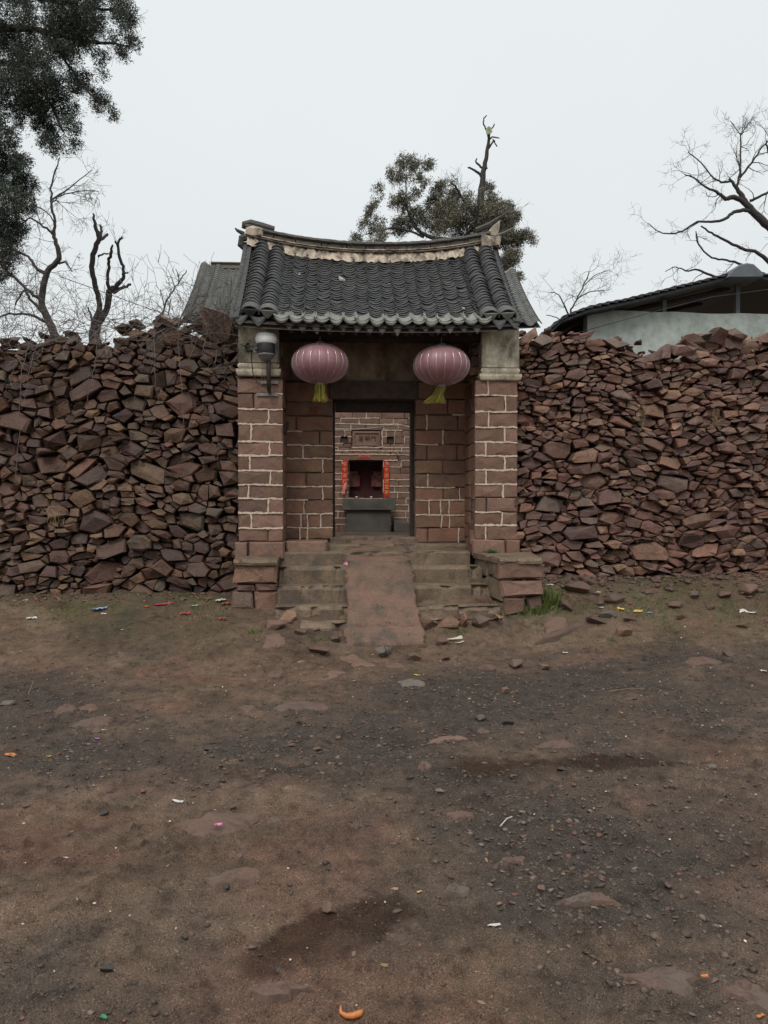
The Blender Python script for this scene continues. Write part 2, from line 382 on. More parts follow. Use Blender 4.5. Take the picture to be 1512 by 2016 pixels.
def gravel_mask(x, y):
    n = fbm(x * 0.9 + 3, y * 0.9, 21, 4)
    a = np.exp(-(((x - 2.2) / 2.3) ** 2 + ((y + 3.2) / 1.3) ** 2) ** 1.3)
    b = 0.55 * np.exp(-(((x + 0.5) / 2.2) ** 2 + ((y + 4.2) / 1.0) ** 2))
    c = 0.7 * np.exp(-(((x - 1.1) / 0.9) ** 2 + ((y + 5.9) / 0.8) ** 2))
    d_ = 0.5 * np.exp(-(((x + 2.4) / 0.8) ** 2 + ((y + 2.9) / 0.9) ** 2))
    n2_ = fbm(x * 4.0, y * 5.0, 25, 3)
    return np.clip((a + b + c + d_) * 1.25 + (n - 0.52) * 2.0 + (n2_ - .5) * 1.1, 0, 1)
def make_ground():
    def steps(parts):
        o = [parts[0][0]]
        for a, b, s in parts:
            n = max(1, int(round((b - a) / s))); o += list(np.linspace(a, b, n + 1)[1:])
        return np.array(o)
    ys = steps([(-700, -60, 160), (-60, -14, 11), (-14, -8.6, .9), (-8.6, -7.4, .06), (-7.4, -5.6, .0125), (-5.6, -3.5, .018), (-3.5, -0.6, .026), (-0.6, 0.3, .05), (.3, .56, .05), (.56, 6, .8), (6, 60, 9), (60, 800, 150)])
    xs = steps([(-700, -60, 160), (-60, -12, 12), (-12, -4.6, .6), (-4.6, -2.0, .03), (-2.0, 2.6, .0155), (2.6, 5.6, .03), (5.6, 14, .6), (14, 60, 12), (60, 700, 160)])
    Xg, Yg = np.meshgrid(xs, ys)
    Zg = gheight(Xg, Yg)
    near = (1 - sm(8, 14, np.abs(Xg))) * sm(-14, -9, Yg) * (1 - sm(0.2, 0.4, Yg))
    und = (fbm(Xg * 1.3, Yg * 2.6, 31, 4) - 0.5) * 0.075
    # worn wheel tracks crossing the yard at a slant
    s = Yg + 0.28 * Xg
    rut = -0.022 * np.exp(-((s + 5.55 + 0.1 * np.sin(Xg * 1.3)) / 0.16) ** 2) - 0.028 * np.exp(-((s + 4.2 + 0.08 * np.sin(Xg * 1.7)) / 0.18) ** 2)
    fine = (fbm(Xg * 9, Yg * 9, 41, 4) - 0.5) * 0.062
    clod = np.clip(fbm(Xg * 22, Yg * 22, 51, 3) - 0.58, 0, 1) * 0.16
    grit = (vn(Xg * 60, Yg * 60, 61) - 0.5) * 0.006
    g = gravel_mask(Xg, Yg)
    pit = -0.055 * np.exp(-(((Xg + 0.62) / 0.30) ** 2 + ((Yg + 6.93) / 0.10) ** 2)) * 1.0
    Zg = Zg + near * (und + rut + pit + fine * (0.7 + 0.2 * g) + clod * (0.8 - 0.2 * g) * (1 - .45 * sm(-5.5, -3.5, Yg)) + grit)
    V = np.stack([Xg, Yg, Zg], -1).reshape(-1, 3)
    nx, ny = len(xs), len(ys)
    i = (np.arange(ny - 1)[:, None] * nx + np.arange(nx - 1)[None]).reshape(-1)
    me = fast_mesh('ground', V, np.stack([i, i + 1, i + nx + 1, i + nx], 1), True)
    x = V[:, 0]; y = V[:, 1]
    wn = (fbm(x * 5, y * 7, 71, 5) - .5) * .9
    wet = np.clip(sm(.36, .72, 1.02 * np.exp(-((((x + .02) * .82 + (y + 6.48) * .57) / .46) ** 2 + ((-(x + .02) * .57 + (y + 6.48) * .82) / .17) ** 2) ** 1.5) + wn) + 0.9 * np.exp(-(((x - 1.5) / 1.1) ** 2 + ((y + 4.85 - .06 * x) / 0.16) ** 2)) + (fbm(x * 2.6, y * 3.6, 77, 5) - 0.58) * 2.2, 0, 1)
    moss = np.clip(sm(-2.2, -0.6, y) * (fbm(x * 1.7, y * 2.4, 88, 4) * 2.6 - 0.85) * sm(1.0, 1.8, np.abs(x - 0.45)), 0, 1)
    for nm, d in (('gravel', gravel_mask(x, y)), ('wet', wet), ('moss', moss), ('red', np.clip((fbm(x * 1.3, y * 2.4, 99, 5) - 0.555) * 11, 0, 1) * (1 - .8 * gravel_mask(x, y)))):
        a = me.attributes.new(nm, 'FLOAT', 'POINT'); a.data.foreach_set('value', d.astype(np.float32))
    m, t, bs = newmat('bare_earth'); ge = N(t, 'ShaderNodeNewGeometry'); pos = ge.outputs['Position']
    def att(nm):
        a = N(t, 'ShaderNodeAttribute'); a.attribute_name = nm; return a.outputs['Fac']
    n1 = noise(t, 1.3, 6, 0.65, pos); n2 = noise(t, 11, 6, 0.62, pos); n3 = noise(t, 150, 3, 0.6, pos)
    c = ramp(t, n1.outputs['Fac'], [(0.32, (.080, .052, .036)), (0.5, (.136, .091, .062)), (0.66, (.180, .124, .087))])
    c = mix(t, c.outputs[0], (.160, .082, .060), att('red'))
    c.inputs[0].default_value = 0.5
    mr = N(t, 'ShaderNodeMath', operation='MULTIPLY'); mr.inputs[1].default_value = 0.42; t.links.new(att('red'), mr.inputs[0]); t.links.new(mr.outputs[0], c.inputs[0])
    c = mix(t, c.outputs[0], (.062, .049, .040), att('gravel'))
    r2 = ramp(t, n2.outputs['Fac'], [(0.30, (.45, .43, .41)), (0.46, (.93, .93, .93)), (0.56, (1.05, 1.05, 1.05)), (0.72, (1.42, 1.38, 1.34))])  # soil speckle; its raised contrast stands in for weak relief shading
    r3 = ramp(t, n3.outputs['Fac'], [(0.32, (.35, .33, .31)), (0.43, (.92, .92, .92)), (0.58, (1.05, 1.05, 1.05)), (0.68, (2.3, 2.2, 2.1))])
    c = mix(t, c.outputs[0], r2.outputs[0], 1, 'MULTIPLY'); c = mix(t, c.outputs[0], r3.outputs[0], 1, 'MULTIPLY')
    gm = noise(t, 45, 4, 0.7, pos); gr = ramp(t, gm.outputs['Fac'], [(0.42, (0, 0, 0)), (0.6, (1, 1, 1))])
    mg = N(t, 'ShaderNodeMath', operation='MULTIPLY'); t.links.new(gr.outputs[0], mg.inputs[0]); t.links.new(att('moss'), mg.inputs[1])
    c = mix(t, c.outputs[0], (.062, .070, .028), mg.outputs[0])
    wt = mix(t, c.outputs[0], (.40, .34, .29), att('wet'), 'MULTIPLY'); t.links.new(wt.outputs[0], bs.inputs['Base Color'])
    rr = ramp(t, att('wet'), [(0.0, (.75,) * 3), (0.9, (.28,) * 3)]); t.links.new(rr.outputs[0], bs.inputs['Roughness'])
    bs.inputs['Specular IOR Level'].default_value = 0.22
    hm = mix(t, n2.outputs['Fac'], n3.outputs['Fac'], 0.5); bump(t, bs, hm.outputs[0], 1.0, 0.035)
    return add_obj('ground', me, m, kind='structure'), V, (xs, ys, Zg)
ground, GV, (gxs, gys, GZ) = make_ground()
def gfine(x, y):
    x = np.atleast_1d(np.asarray(x, float)); y = np.atleast_1d(np.asarray(y, float))
    i = np.clip(np.searchsorted(gxs, x) - 1, 0, len(gxs) - 2); j = np.clip(np.searchsorted(gys, y) - 1, 0, len(gys) - 2)
    fx = (x - gxs[i]) / (gxs[i + 1] - gxs[i]); fy = (y - gys[j]) / (gys[j + 1] - gys[j])
    return (GZ[j, i] * (1 - fx) + GZ[j, i + 1] * fx) * (1 - fy) + (GZ[j + 1, i] * (1 - fx) + GZ[j + 1, i + 1] * fx) * fy

# ------------------------------------------------------------------ dry stone walls
def clip(poly, nx, nz, c):               # keep nx*x + nz*z <= c
    o = []
    for i in range(len(poly)):
        a = poly[i]; b = poly[(i + 1) % len(poly)]
        da = nx * a[0] + nz * a[1] - c; db = nx * b[0] + nz * b[1] - c
        if da <= 0: o.append(a)
        if (da < 0) != (db < 0) and da != db:
            t = da / (da - db); o.append((a[0] + (b[0] - a[0]) * t, a[1] + (b[1] - a[1]) * t))
    return o
def area(P):
    return 0.5 * sum(P[i][0] * P[(i + 1) % len(P)][1] - P[(i + 1) % len(P)][0] * P[i][1] for i in range(len(P)))
def dry_wall(name, x0, x1, top, base, size, seed, label, face, group=None, flat=1.5, mat=None, capsize=lambda x: (.06, .12)):
    rg = random.Random(seed); pts = []; rr = []
    zmin, zmax = 0.0, 4.2
    tries = 0; grid = {}
    G = 0.12
    while tries < 42000:
        tries += 1
        u = rg.uniform(x0 - .1, x1 + .1); v = rg.uniform(zmin, zmax)
        if v > top(u) - 0.02 or v < base(u) - 0.25: continue
        r = size(u, v) * (rg.uniform(0.45, 0.8) if rg.random() < 0.42 else (rg.uniform(0.85, 1.35) if rg.random() < .75 else rg.uniform(1.4, 1.9))); vv = v * flat
        gi, gj = int(u / G), int(vv / G); ok = True
        for a in range(gi - 3, gi + 4):
            for b in range(gj - 3, gj + 4):
                for k in grid.get((a, b), ()):
                    if (pts[k][0] - u) ** 2 + (pts[k][1] - vv) ** 2 < ((r + rr[k]) * 0.5) ** 2: ok = False; break
                if not ok: break
            if not ok: break
        if not ok: continue
        grid.setdefault((gi, gj), []).append(len(pts)); pts.append((u, vv)); rr.append(r)
    P = np.array(pts); W = np.array(rr) ** 2 * 0.5
    cells = []
    for i in range(len(P)):
        d = P - P[i]; d2 = (d ** 2).sum(1); nb = np.argsort(d2)[1:20]
        x, y = P[i]; s = 0.45
        poly = [(x - s, y - s), (x + s, y - s), (x + s, y + s), (x - s, y + s)]
        for j in nb:
            nx, ny = d[j]; c = (P[j] @ P[j] - P[i] @ P[i] - W[j] + W[i]) / 2
            poly = clip(poly, nx, ny, c)
            if len(poly) < 3: break
        if len(poly) < 3: continue
        cells.append([(a, b / flat) for a, b in poly])
    # some cells break into two flat pieces
    out = []
    for c in cells:
        A = abs(area(c))
        if A > 0.012 and rg.random() < 0.28:
            cx = sum(p[0] for p in c) / len(c); cz = sum(p[1] for p in c) / len(c); an = rg.uniform(-0.5, 0.5) if rg.random() < .75 else rg.uniform(1, 2)
            nx, nz_ = -math.sin(an), math.cos(an); k = nx * cx + nz_ * (cz + rg.uniform(-.02, .02))
            for q in (clip(c, nx, nz_, k), clip(c, -nx, -nz_, -k)):
                if len(q) > 2: out.append(q)
        else: out.append(c)
    r0 = root(name, ((x0 + x1) / 2, face((x0 + x1) / 2, 0.5) + 0.3, 0.3), label, 'stone wall')
    stones = []
    for c in out:
        A = abs(area(c))
        if A < 0.0012: continue
        # drop short edges, break long ones
        q = []
        for i in range(len(c)):
            a = c[i]; b = c[(i + 1) % len(c)]
            L = math.hypot(b[0] - a[0], b[1] - a[1])
            if L < 0.018: continue
            q.append(a)
            if L > 0.13: t = rg.uniform(.35, .65); q.append((a[0] + (b[0] - a[0]) * t, a[1] + (b[1] - a[1]) * t))
        if len(q) < 3: continue
        cx = sum(p[0] for p in q) / len(q); cz = sum(p[1] for p in q) / len(q)
        # gentle warp so the courses wander
        if rg.random() < .8:               # squared off by the hammer: trim the corners
            hw_ = max(abs(p[0] - cx) for p in q); hz_ = max(abs(p[1] - cz) for p in q); th = rg.gauss(0, .22); kx, kz = rg.uniform(.74, 1.0), rg.uniform(.70, .95)
            c2 = list(q)
            if area(c2) < 0: c2.reverse()
            for nx, nz_, k_ in ((math.cos(th), math.sin(th), hw_ * kx), (-math.cos(th), -math.sin(th), hw_ * kx), (-math.sin(th + rg.gauss(0, .15)), math.cos(th), hz_ * kz), (math.sin(th), -math.cos(th), hz_ * kz)):
                c3 = clip(c2, nx, nz_, nx * cx + nz_ * cz + k_)
                if len(c3) > 2: c2 = c3
            q = []
            for i in range(len(c2)):
                a = c2[i]; b = c2[(i + 1) % len(c2)]; L = math.hypot(b[0] - a[0], b[1] - a[1])
                if L < .016: continue
                q.append(a)
                if L > .15: t = rg.uniform(.35, .65); q.append((a[0] + (b[0] - a[0]) * t, a[1] + (b[1] - a[1]) * t))
            if len(q) < 3: continue
            A = abs(area(q))
            if A < .0009: continue
        nmax = rg.choice([4, 5, 5, 5, 6, 6, 7])
        while len(q) > nmax:
            n_ = len(q); k_ = min(range(n_), key=lambda i: abs(area([q[i - 1], q[i], q[(i + 1) % n_]]))); q.pop(k_)
        if len(q) < 3: continue
        an = rg.gauss(0, 0.06); ca, sa = math.cos(an), math.sin(an); g = max(0.86, 1 - rg.uniform(0.003, 0.012) / math.sqrt(A))
        s_ = math.sqrt(A); j = 0.05 * s_
        q2 = []
        for a, b in q:
            dx, dz = (a - cx) * g, (b - cz) * g
            q2.append((cx + dx * ca - dz * sa + rg.uniform(-j, j), cz + dx * sa + dz * ca + rg.uniform(-j, j)))
        q = q2
        wx = lambda x, z: (x + 0.05 * math.sin(z * 3.1 + x * .7), z + 0.05 * math.sin(x * 2.3 + 1.0) + 0.03 * math.sin(x * 5.1 + z * 1.3))
        q = [wx(a, b) for a, b in q]
        cx, cz = wx(cx, cz)
        if area(q) < 0: q.reverse()
        if cz > top(cx) or cz < base(cx) - 0.08: continue
        yf = face(cx, cz) + rg.uniform(-0.055, 0.05) - (rg.uniform(0.02, 0.08) if rg.random() < 0.14 else 0)
        if s_ < 0.06: yf += 0.03
        V, Fc = outline_stone(q, yf, yf + 0.24, inset=0.055 * s_ * rg.uniform(0.5, 2.0), tx=rg.gauss(0, 0.20), tz=rg.gauss(0.14, 0.22), apex=s_ * rg.choice([0, .01, .03, .06, .10, .18, -.02]), jit=0.075 * s_, rg=rg, fb=0.05 * s_)
        stones.append((A / (yf + 9.2) ** 2 if -4.2 < cx < 5.6 else 0, V, Fc))
    stones.sort(key=lambda s: -s[0])
    # loose capping stones along the top, tumbled
    caps = []
    x = x0
    while x < x1 - .05:
        for row in range(2):
            s = rg.uniform(*capsize(x)) * (1.25 if rg.random() < .2 else 1)
            hv, hf = rg.choice(HULLS)
            rot = Euler((rg.gauss(0, .35), rg.gauss(0, .35), rg.uniform(0, 6.28))).to_matrix()
            yy = face(x, 3) + 0.10 + row * 0.3 + rg.uniform(-.05, .08)
            c = Vector((x + rg.uniform(-.05, .05), yy, top(x) - 0.01 + rg.uniform(-.03, .035)))
            V = [tuple(c + rot @ Vector((h[0] * s * rg.uniform(.95, 1.05), h[1] * s, h[2] * s * .5))) for h in hv]
            caps.append((V, [tuple(int(k) for k in f) for f in hf]))
        x += rg.uniform(0.10, 0.19)
    n_part = 300 - min(60, len(caps))
    for k, (V, Fc) in enumerate(caps):
        if k < 60: add_obj('stone', mesh_of('stone', V, Fc), mat, r0)
        else: stones.append((0, V, Fc))
    rest = MB()
    for k, (a, V, Fc) in enumerate(stones):
        if k < n_part: add_obj('stone', mesh_of('stone', V, Fc), mat, r0)
        else: rest.add(V, Fc)
    # chinking: small stones deep in the joints
    for k in range(int((x1 - x0) * 420)):
        u = rg.uniform(x0, x1); v = rg.uniform(base(u) - .1, top(u) - 0.05)
        s = rg.uniform(0.025, 0.065); hv, hf = rg.choice(HULLS); c = Vector((u, face(u, v) + rg.uniform(0.06, 0.12), v))
        rot = Euler((rg.gauss(0, .3), rg.gauss(0, .5), rg.uniform(0, 6.28))).to_matrix()
        rest.add([tuple(c + rot @ Vector((h[0] * s * 1.3, h[1] * s, h[2] * s * .7))) for h in hv], [tuple(int(q) for q in f) for f in hf])
    rest.obj('small_stones', mat, r0, 'stuff')
    core = MB(); xs = np.arange(x0, x1 + 0.01, 0.2); V = []; Fc = []
    for x in xs:
        zt = top(x) - 0.10; zb = -0.1
        f0 = face(x, 0.3) + 0.17; f1 = face(x, zt) + 0.17
        V += [(x, f0, zb), (x, f1, zt), (x, f1 + .45, zt), (x, f0 + .55, zb)]
    for i in range(len(xs) - 1):
        for k in range(3): Fc.append((4 * i + k, 4 * i + 4 + k, 4 * i + 5 + k, 4 * i + 1 + k))
    Fc += [(0, 1, 2, 3), tuple(4 * (len(xs) - 1) + k for k in (3, 2, 1, 0))]
    core.add(V, Fc).obj('core', M_CORE, r0)
    return r0
def interp_top(pts, Y):
    P = [at(px, py, Y) for px, py in pts]; xs = [p.x for p in P]; zs = [p.z for p in P]
    return lambda x: float(np.interp(x, xs, zs)) + 0.018 * math.sin(x * 17) + 0.02 * math.sin(x * 7.3)
faceL = lambda x, z: 0.08 + 0.035 * z + 0.03 * math.sin(x * 2.1) * math.sin(z * 1.7 + 1)
faceR = lambda x, z: 0.06 + 0.045 * z + 0.04 * math.sin(x * 1.6 + 1) * math.sin(z * 1.9)
topL = interp_top([(-300, 680), (0, 672), (50, 660), (95, 662), (125, 655), (150, 668), (200, 672), (222, 660), (238, 640), (255, 648), (292, 625), (315, 622), (345, 640), (400, 645), (440, 642), (470, 645)], 0.2)
topR = interp_top([(1018, 652), (1060, 652), (1100, 656), (1150, 658), (1200, 664), (1230, 676), (1290, 682), (1330, 690), (1380, 686), (1395, 662), (1440, 664), (1470, 668), (1530, 668), (1900, 675)], 0.2)
XL1 = X(470, 0.1) - 0.0; XR0 = X(1018, 0.1)
baseL = lambda x: gz(x, -0.05); baseR = lambda x: gz(x, -0.05)
sizeL = lambda x, z: 0.190 + 0.012 * math.sin(x * 3 + z * 2) - (0.02 if z > 3.1 else 0)
sizeR = lambda x, z: 0.220 if z < 1.1 else (0.188 if z < 2.3 else 0.146 + (0.03 if (x > 4.3 and z > 3.2) else 0))
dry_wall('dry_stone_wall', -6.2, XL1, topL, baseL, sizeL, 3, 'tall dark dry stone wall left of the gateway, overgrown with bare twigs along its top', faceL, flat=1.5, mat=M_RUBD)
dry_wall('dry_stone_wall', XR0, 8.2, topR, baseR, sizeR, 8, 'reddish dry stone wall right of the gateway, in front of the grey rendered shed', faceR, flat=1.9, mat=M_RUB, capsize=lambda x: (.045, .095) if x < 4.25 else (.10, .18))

# ------------------------------------------------------------------ gateway
gw = root('gateway', (0.5, 0.9, 1.0), 'old sandstone gateway with grey tiled roof, two lanterns in front of its doorway', 'gateway')
mcount = [0]
def ribbon(mb, p0, p1, w, y, rg, axis='x'):
    L = math.hypot(p1[0] - p0[0], p1[1] - p0[1]); n = max(2, int(L / 0.03)); V = []; Fc = []
    dx, dz = (p1[0] - p0[0]) / L, (p1[1] - p0[1]) / L; nx, nz_ = -dz, dx
    wob = 0
    for i in range(n + 1):
        t = i / n; wob = wob * 0.75 + rg.uniform(-.0034, .0034)
        cx = p0[0] + (p1[0] - p0[0]) * t + nx * wob; cz = p0[1] + (p1[1] - p0[1]) * t + nz_ * wob
        a = w * 0.5 * rg.uniform(0.5, 1.5); b = w * 0.5 * rg.uniform(0.5, 1.5); yy = y - rg.uniform(0.001, 0.005)
        V += [(cx - nx * a, y + 0.012, cz - nz_ * a), (cx - nx * a * .7, yy, cz - nz_ * a * .7), (cx + nx * b * .7, yy, cz + nz_ * b * .7), (cx + nx * b, y + 0.012, cz + nz_ * b)]
    for i in range(n):
        for k in range(3): Fc.append((4 * i + k, 4 * i + 4 + k, 4 * i + 5 + k, 4 * i + 1 + k))
    mb.add(V, Fc)
def masonry(part, rows, Y, pxl, pxr, joints, mort_rows, mort_j, mat, depth=0.34, seed=1, w=0.025, xl=None, xr=None, alt=True):
    """rows: list of pixel heights, top to bottom; joints: per course list of pixel x of the upright joints"""
    rg = random.Random(seed); mb = MB()
    for i in range(len(rows) - 1):
        z1 = Z(rows[i], Y, (pxl + pxr) / 2); z0 = Z(rows[i + 1], Y, (pxl + pxr) / 2)
        xa = xl if xl is not None else X(pxl, Y); xb = xr if xr is not None else X(pxr, Y)
        xs = [xa] + [X(j, Y) for j in joints[i]] + [xb]
        for k in range(len(xs) - 1):
            g = 0.005
            P = rect_poly(xs[k] + (g if k else 0), xs[k + 1] - (g if k < len(xs) - 2 else 0), z0 + g, z1 - g, rg, 0.0055, .09)
            V, Fc = outline_stone(P, Y + rg.uniform(-.006, .006), Y + depth, inset=0.010, tx=rg.gauss(0, .012), tz=rg.gauss(0, .035), apex=rg.uniform(0, .014), jit=0.006, rg=rg, fb=0.006)
            add_obj('stone_block', mesh_of('stone_block', V, Fc), mat, part)
        if mort_j[i]:
            for x in xs[1:-1]:
                if rg.random() < mort_j[i]: ribbon(mb, (x + rg.uniform(-.004, .004), z0), (x + rg.uniform(-.004, .004), z1), w, Y - .004, rg)
        if mort_rows[i] and i:
            # bed joint above this course
            x = xa
            while x < xb - 0.01:
                L = rg.uniform(0.25, 0.8); x2 = min(xb, x + L)
                if rg.random() < mort_rows[i]: ribbon(mb, (x, z1), (x2, z1 + rg.uniform(-.003, .003)), w, Y - .004, rg)
                x = x2
    if mb.V: mb.obj('mortar', M_MORT, part, 'stuff')
P1 = 0.75
XLa, XLb = X(469, 0), X(557, 0); XRa, XRb = X(935, 0), X(1018, 0)
ztop = Z(640, 0)
# left pillar
def pillar(xa, xb, rows, joints, mrow, mj, seed, pxa, pxb, inner):
    zb = Z(rows[-1], 0); zc = Z(745.5, 0)
    p = MB().box(xa + .012, xb - .012, 0.02, P1 + .3, zb - .5, zc).obj('pillar', M_JOINT, gw)
    masonry(p, rows, 0.0, pxa, pxb, joints, mrow, mj, M_BLK, 0.36, seed, xl=xa, xr=xb)
    rg = random.Random(seed + 9)
    # stones of the reveal behind the corner blocks
    for i in range(len(rows) - 1):
        z1, z0 = Z(rows[i], 0), Z(rows[i + 1], 0)
        P = rect_poly(0.368, P1 + .2, z0 + .006, z1 - .006, rg, .003)
        V, Fc = outline_stone(P, 0, 0.2, inset=.008, apex=.003, rg=rg, fb=.006)
        sgn = inner[1]                      # outline_stone faces -y: turn it to face the passage
        W = [(inner[0] + sgn * (-v[1]) if True else 0, v[0], v[2]) for v in V]
        if sgn > 0: Fc = [tuple(reversed(f)) for f in Fc]
        add_obj('stone_block', mesh_of('stone_block', [(inner[0] - sgn * v[1], v[0], v[2]) for v in V], Fc), M_BLK_DARK, p)
    # plinth course
    return p
rowsL = [745, 775, 805, 835, 870, 897, 927, 954.5, 982, 1010, 1040, 1066.5]
jl = [[], [500], [529], [495], [531], [492], [533], [490], [528], [495], [527]]
pl = pillar(XLa, XLb, rowsL, jl, [0, .5, .8, 1, 1, 1, 1, 1, 1, .9, .95], [0, 0, .9, 1, 1, 1, 1, 1, 1, 1, 0], 21, 469, 557, (XLb, 1))
rowsR = [748, 779, 811, 841.5, 870.5, 898, 925, 953.5, 980, 1008, 1034, 1063]
jr = [[960], [994], [962], [994], [956], [993.5], [957], [991], [958], [988], [956.5]]
pr = pillar(XRa, XRb, rowsR, jr, [0, 1, 1, 1, 1, 1, 1, .95, .6, .7, .95], [1, 1, 1, 1, 1, 1, 1, 1, 0, .4, 1], 33, 935, 1018, (XRa, -1))
rgp = random.Random(77)
for part, (a, b), js, ya, yb in ((pl, (461, 561), [488], 1067, 1095), (pr, (930, 1024), [995], 1064, 1090)):
    xs = [X(a, -.03)] + [X(j, -.03) for j in js] + [X(b, -.03)]
    for k in range(len(xs) - 1):
        P = rect_poly(xs[k] + .004, xs[k + 1] - .004, Z(yb, -.03) - .03, Z(ya, -.03), rgp, .006)
        V, Fc = outline_stone(P, -0.05, 0.5, inset=.014, apex=.008, jit=.005, rg=rgp); add_obj('plinth_stone', mesh_of('plinth_stone', V, Fc), M_BLK, part)
# plastered caps
def cap(part, pa, pb, top_y, bands, seed):
    xa, xb = X(pa, 0), X(pb, 0); rg = random.Random(seed)
    z0 = Z(bands[0], 0); P = rect_poly(xa + .012, xb - .008, z0, Z(top_y, 0), rg, .002, .3)
    V, Fc = outline_stone(P, -0.03, P1, inset=.006, rg=rg, fb=.004); add_obj('plaster_panel', mesh_of('plaster_panel', V, Fc), M_PLAS, part)
    zs = [Z(b, 0) for b in bands]
    for i, ov in ((0, -.004), (1, .016)):
        mb = MB(); prof = [(ov, 0), (ov + .012, .3), (ov + .012, .7), (ov - .004, 1)] if i == 0 else [(ov - .012, 0), (ov, .15), (ov + .012, .6), (ov + .01, 1)]
        V = []; Fc = []; za, zb = zs[i + 1] + .004, zs[i] - .004
        for o_, t_ in prof:
            z = za + (zb - za) * t_
            V += [(xa - o_ + .01, P1, z), (xa - o_ + .01, -.03 - o_, z), (xb + o_ - .01, -.03 - o_, z), (xb + o_ - .01, P1, z)]
        for k in range(3):
            for q in range(3): Fc.append((4 * k + q, 4 * k + q + 1, 4 * k + q + 5, 4 * k + q + 4))
        Fc += [(3, 2, 1, 0), (12, 13, 14, 15)]
        mb.add(V, Fc).obj('molding', M_MOLD, part)
cap(pl, 469, 551, 634, [717, 729, 744], 5); cap(pr, 945, 1022, 642, [722, 734, 748], 6)
# recess wall with the doorway
xa, xb = X(558, P1) - .02, X(916, P1) + .05
dl, dr = X(655, P1), X(818, P1); zs_, zh = 1.07, Z(785, P1); T = 0.42
rw = MB().box(xa, dl - .015, P1 + .02, P1 + T, .6, zh).box(dr + .015, xb, P1 + .02, P1 + T, .6, zh).box(xa, xb, P1 + .03, P1 + T, zh + .2, 4.3).obj('recess_wall', M_JOINT, gw)
rl = [753, 791, 819, 848.6, 876.5, 903, 930.6, 957.7, 984.4, 1011.5, 1038.8, 1062]
masonry(rw, rl, P1, 560, 655, [[], [], [583], [629], [597], [635], [602], [635], [599], [593, 605, 631], [590, 605], ], [0] * 3 + [.5, .5, .6, .8, .7, .7, .95, .95], [0, 0, 0, .8, .2, .9, .2, .9, .7, 1, .9], M_BLK_DARK, .3, 44, w=.021, xl=xa, xr=dl)
rr_ = [753, 786, 817, 847, 875, 906, 933.6, 960, 985, 1014, 1039, 1068]
masonry(rw, rr_, P1, 818, 916, [[], [882], [840, 902], [872], [841, 900], [872], [842], [873, 905], [845, 867, 884], [869, 885], [843, 903]], [0, 0, .2, .5, .5, .35, .45, .55, .9, .95, .5], [0, 0, .4, .6, .7, .3, .7, .8, 1, 1, .4], M_BLK_DARK, .3, 45, w=.019, xl=dr, xr=xb)
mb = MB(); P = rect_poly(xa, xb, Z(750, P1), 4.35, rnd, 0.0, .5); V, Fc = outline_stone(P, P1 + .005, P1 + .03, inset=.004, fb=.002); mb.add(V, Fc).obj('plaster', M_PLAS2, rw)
P = rect_poly(X(648, P1), X(822, P1), Z(786, P1), Z(750, P1), rnd, .003, .3); V, Fc = outline_stone(P, P1 - .035, P1 + .4, inset=.008, jit=.003); add_obj('lintel_beam', mesh_of('lintel_beam', V, Fc), M_WOODG, rw)
zt = zh - .0
df = MB().box(dl + .0, dl + .03, P1 + .30, P1 + T + .04, 1.07, zt).box(dr - .035, dr, P1 + .24, P1 + T + .04, 1.07, zt).box(dl + .032, dr - .037, P1 + .24, P1 + T + .03, zt - .13, zt - .002)
df.obj('door_frame', M_WOOD, rw)
# side and rear walls of the gate house
MB().box(XLa + .03, XLa + .4, P1 + .31, 1.75, .9, 3.75).box(XRb - .4, XRb - .03, P1 + .31, 1.75, .9, 3.75).obj('side_wall', M_BLK_DARK, gw)
gb = MB()
for xx0, xx1 in ((XLa + .03, XLa + .4), (XRb - .4, XRb - .03)):      # gables above the side walls
    gb.add([(xx0, .05, 3.752), (xx1, .05, 3.752), (xx1, 1.72, 3.752), (xx0, 1.72, 3.752), (xx0, 1.1, 4.6), (xx1, 1.1, 4.6)], [(0, 3, 2, 1), (0, 1, 5, 4), (2, 3, 4, 5), (0, 4, 3), (1, 2, 5)])
gb.obj('gable', M_BLK_DARK, gw)
# front beam and its bracket ends
MB().box(XLb - .3, XRa + .3, .06, .26, ztop - .16, ztop + .04).obj('eave_beam', M_WOOD, gw)

# roof surface
YE, YR = -0.36, 1.10
ZE = Z(640, YE); ZR = Z(511, YR)
RX0, RX1 = -1.20, 2.12; RC = (RX0 + RX1) / 2; RHF = (RX1 - RX0) / 2
def rsurf(x, s):
    u = abs((x - RC) / RHF) ** 2.2
    return Vector((x, YE + (YR - YE) * s, ZE + (ZR - ZE) * (0.86 * s + 0.14 * s * s) + u * (0.05 * (1 - s) + 0.20 * s)))
def rframe(x, s, tilt=0.0, lift=0.0, yaw=0.0, back=False):
    p = rsurf(x, s); t = (rsurf(x, min(1.0, s + .05)) - rsurf(x, s - .02)).normalized(); c = (rsurf(x + .05, s) - rsurf(x - .05, s)).normalized()
    n = c.cross(t).normalized(); t = n.cross(c)
    M = Matrix((c, t, n)).transposed().to_4x4()
    M = Matrix.Translation(p + n * lift) @ M @ Matrix.Rotation(tilt, 4, 'X') @ Matrix.Rotation(yaw, 4, 'Z')
    return M
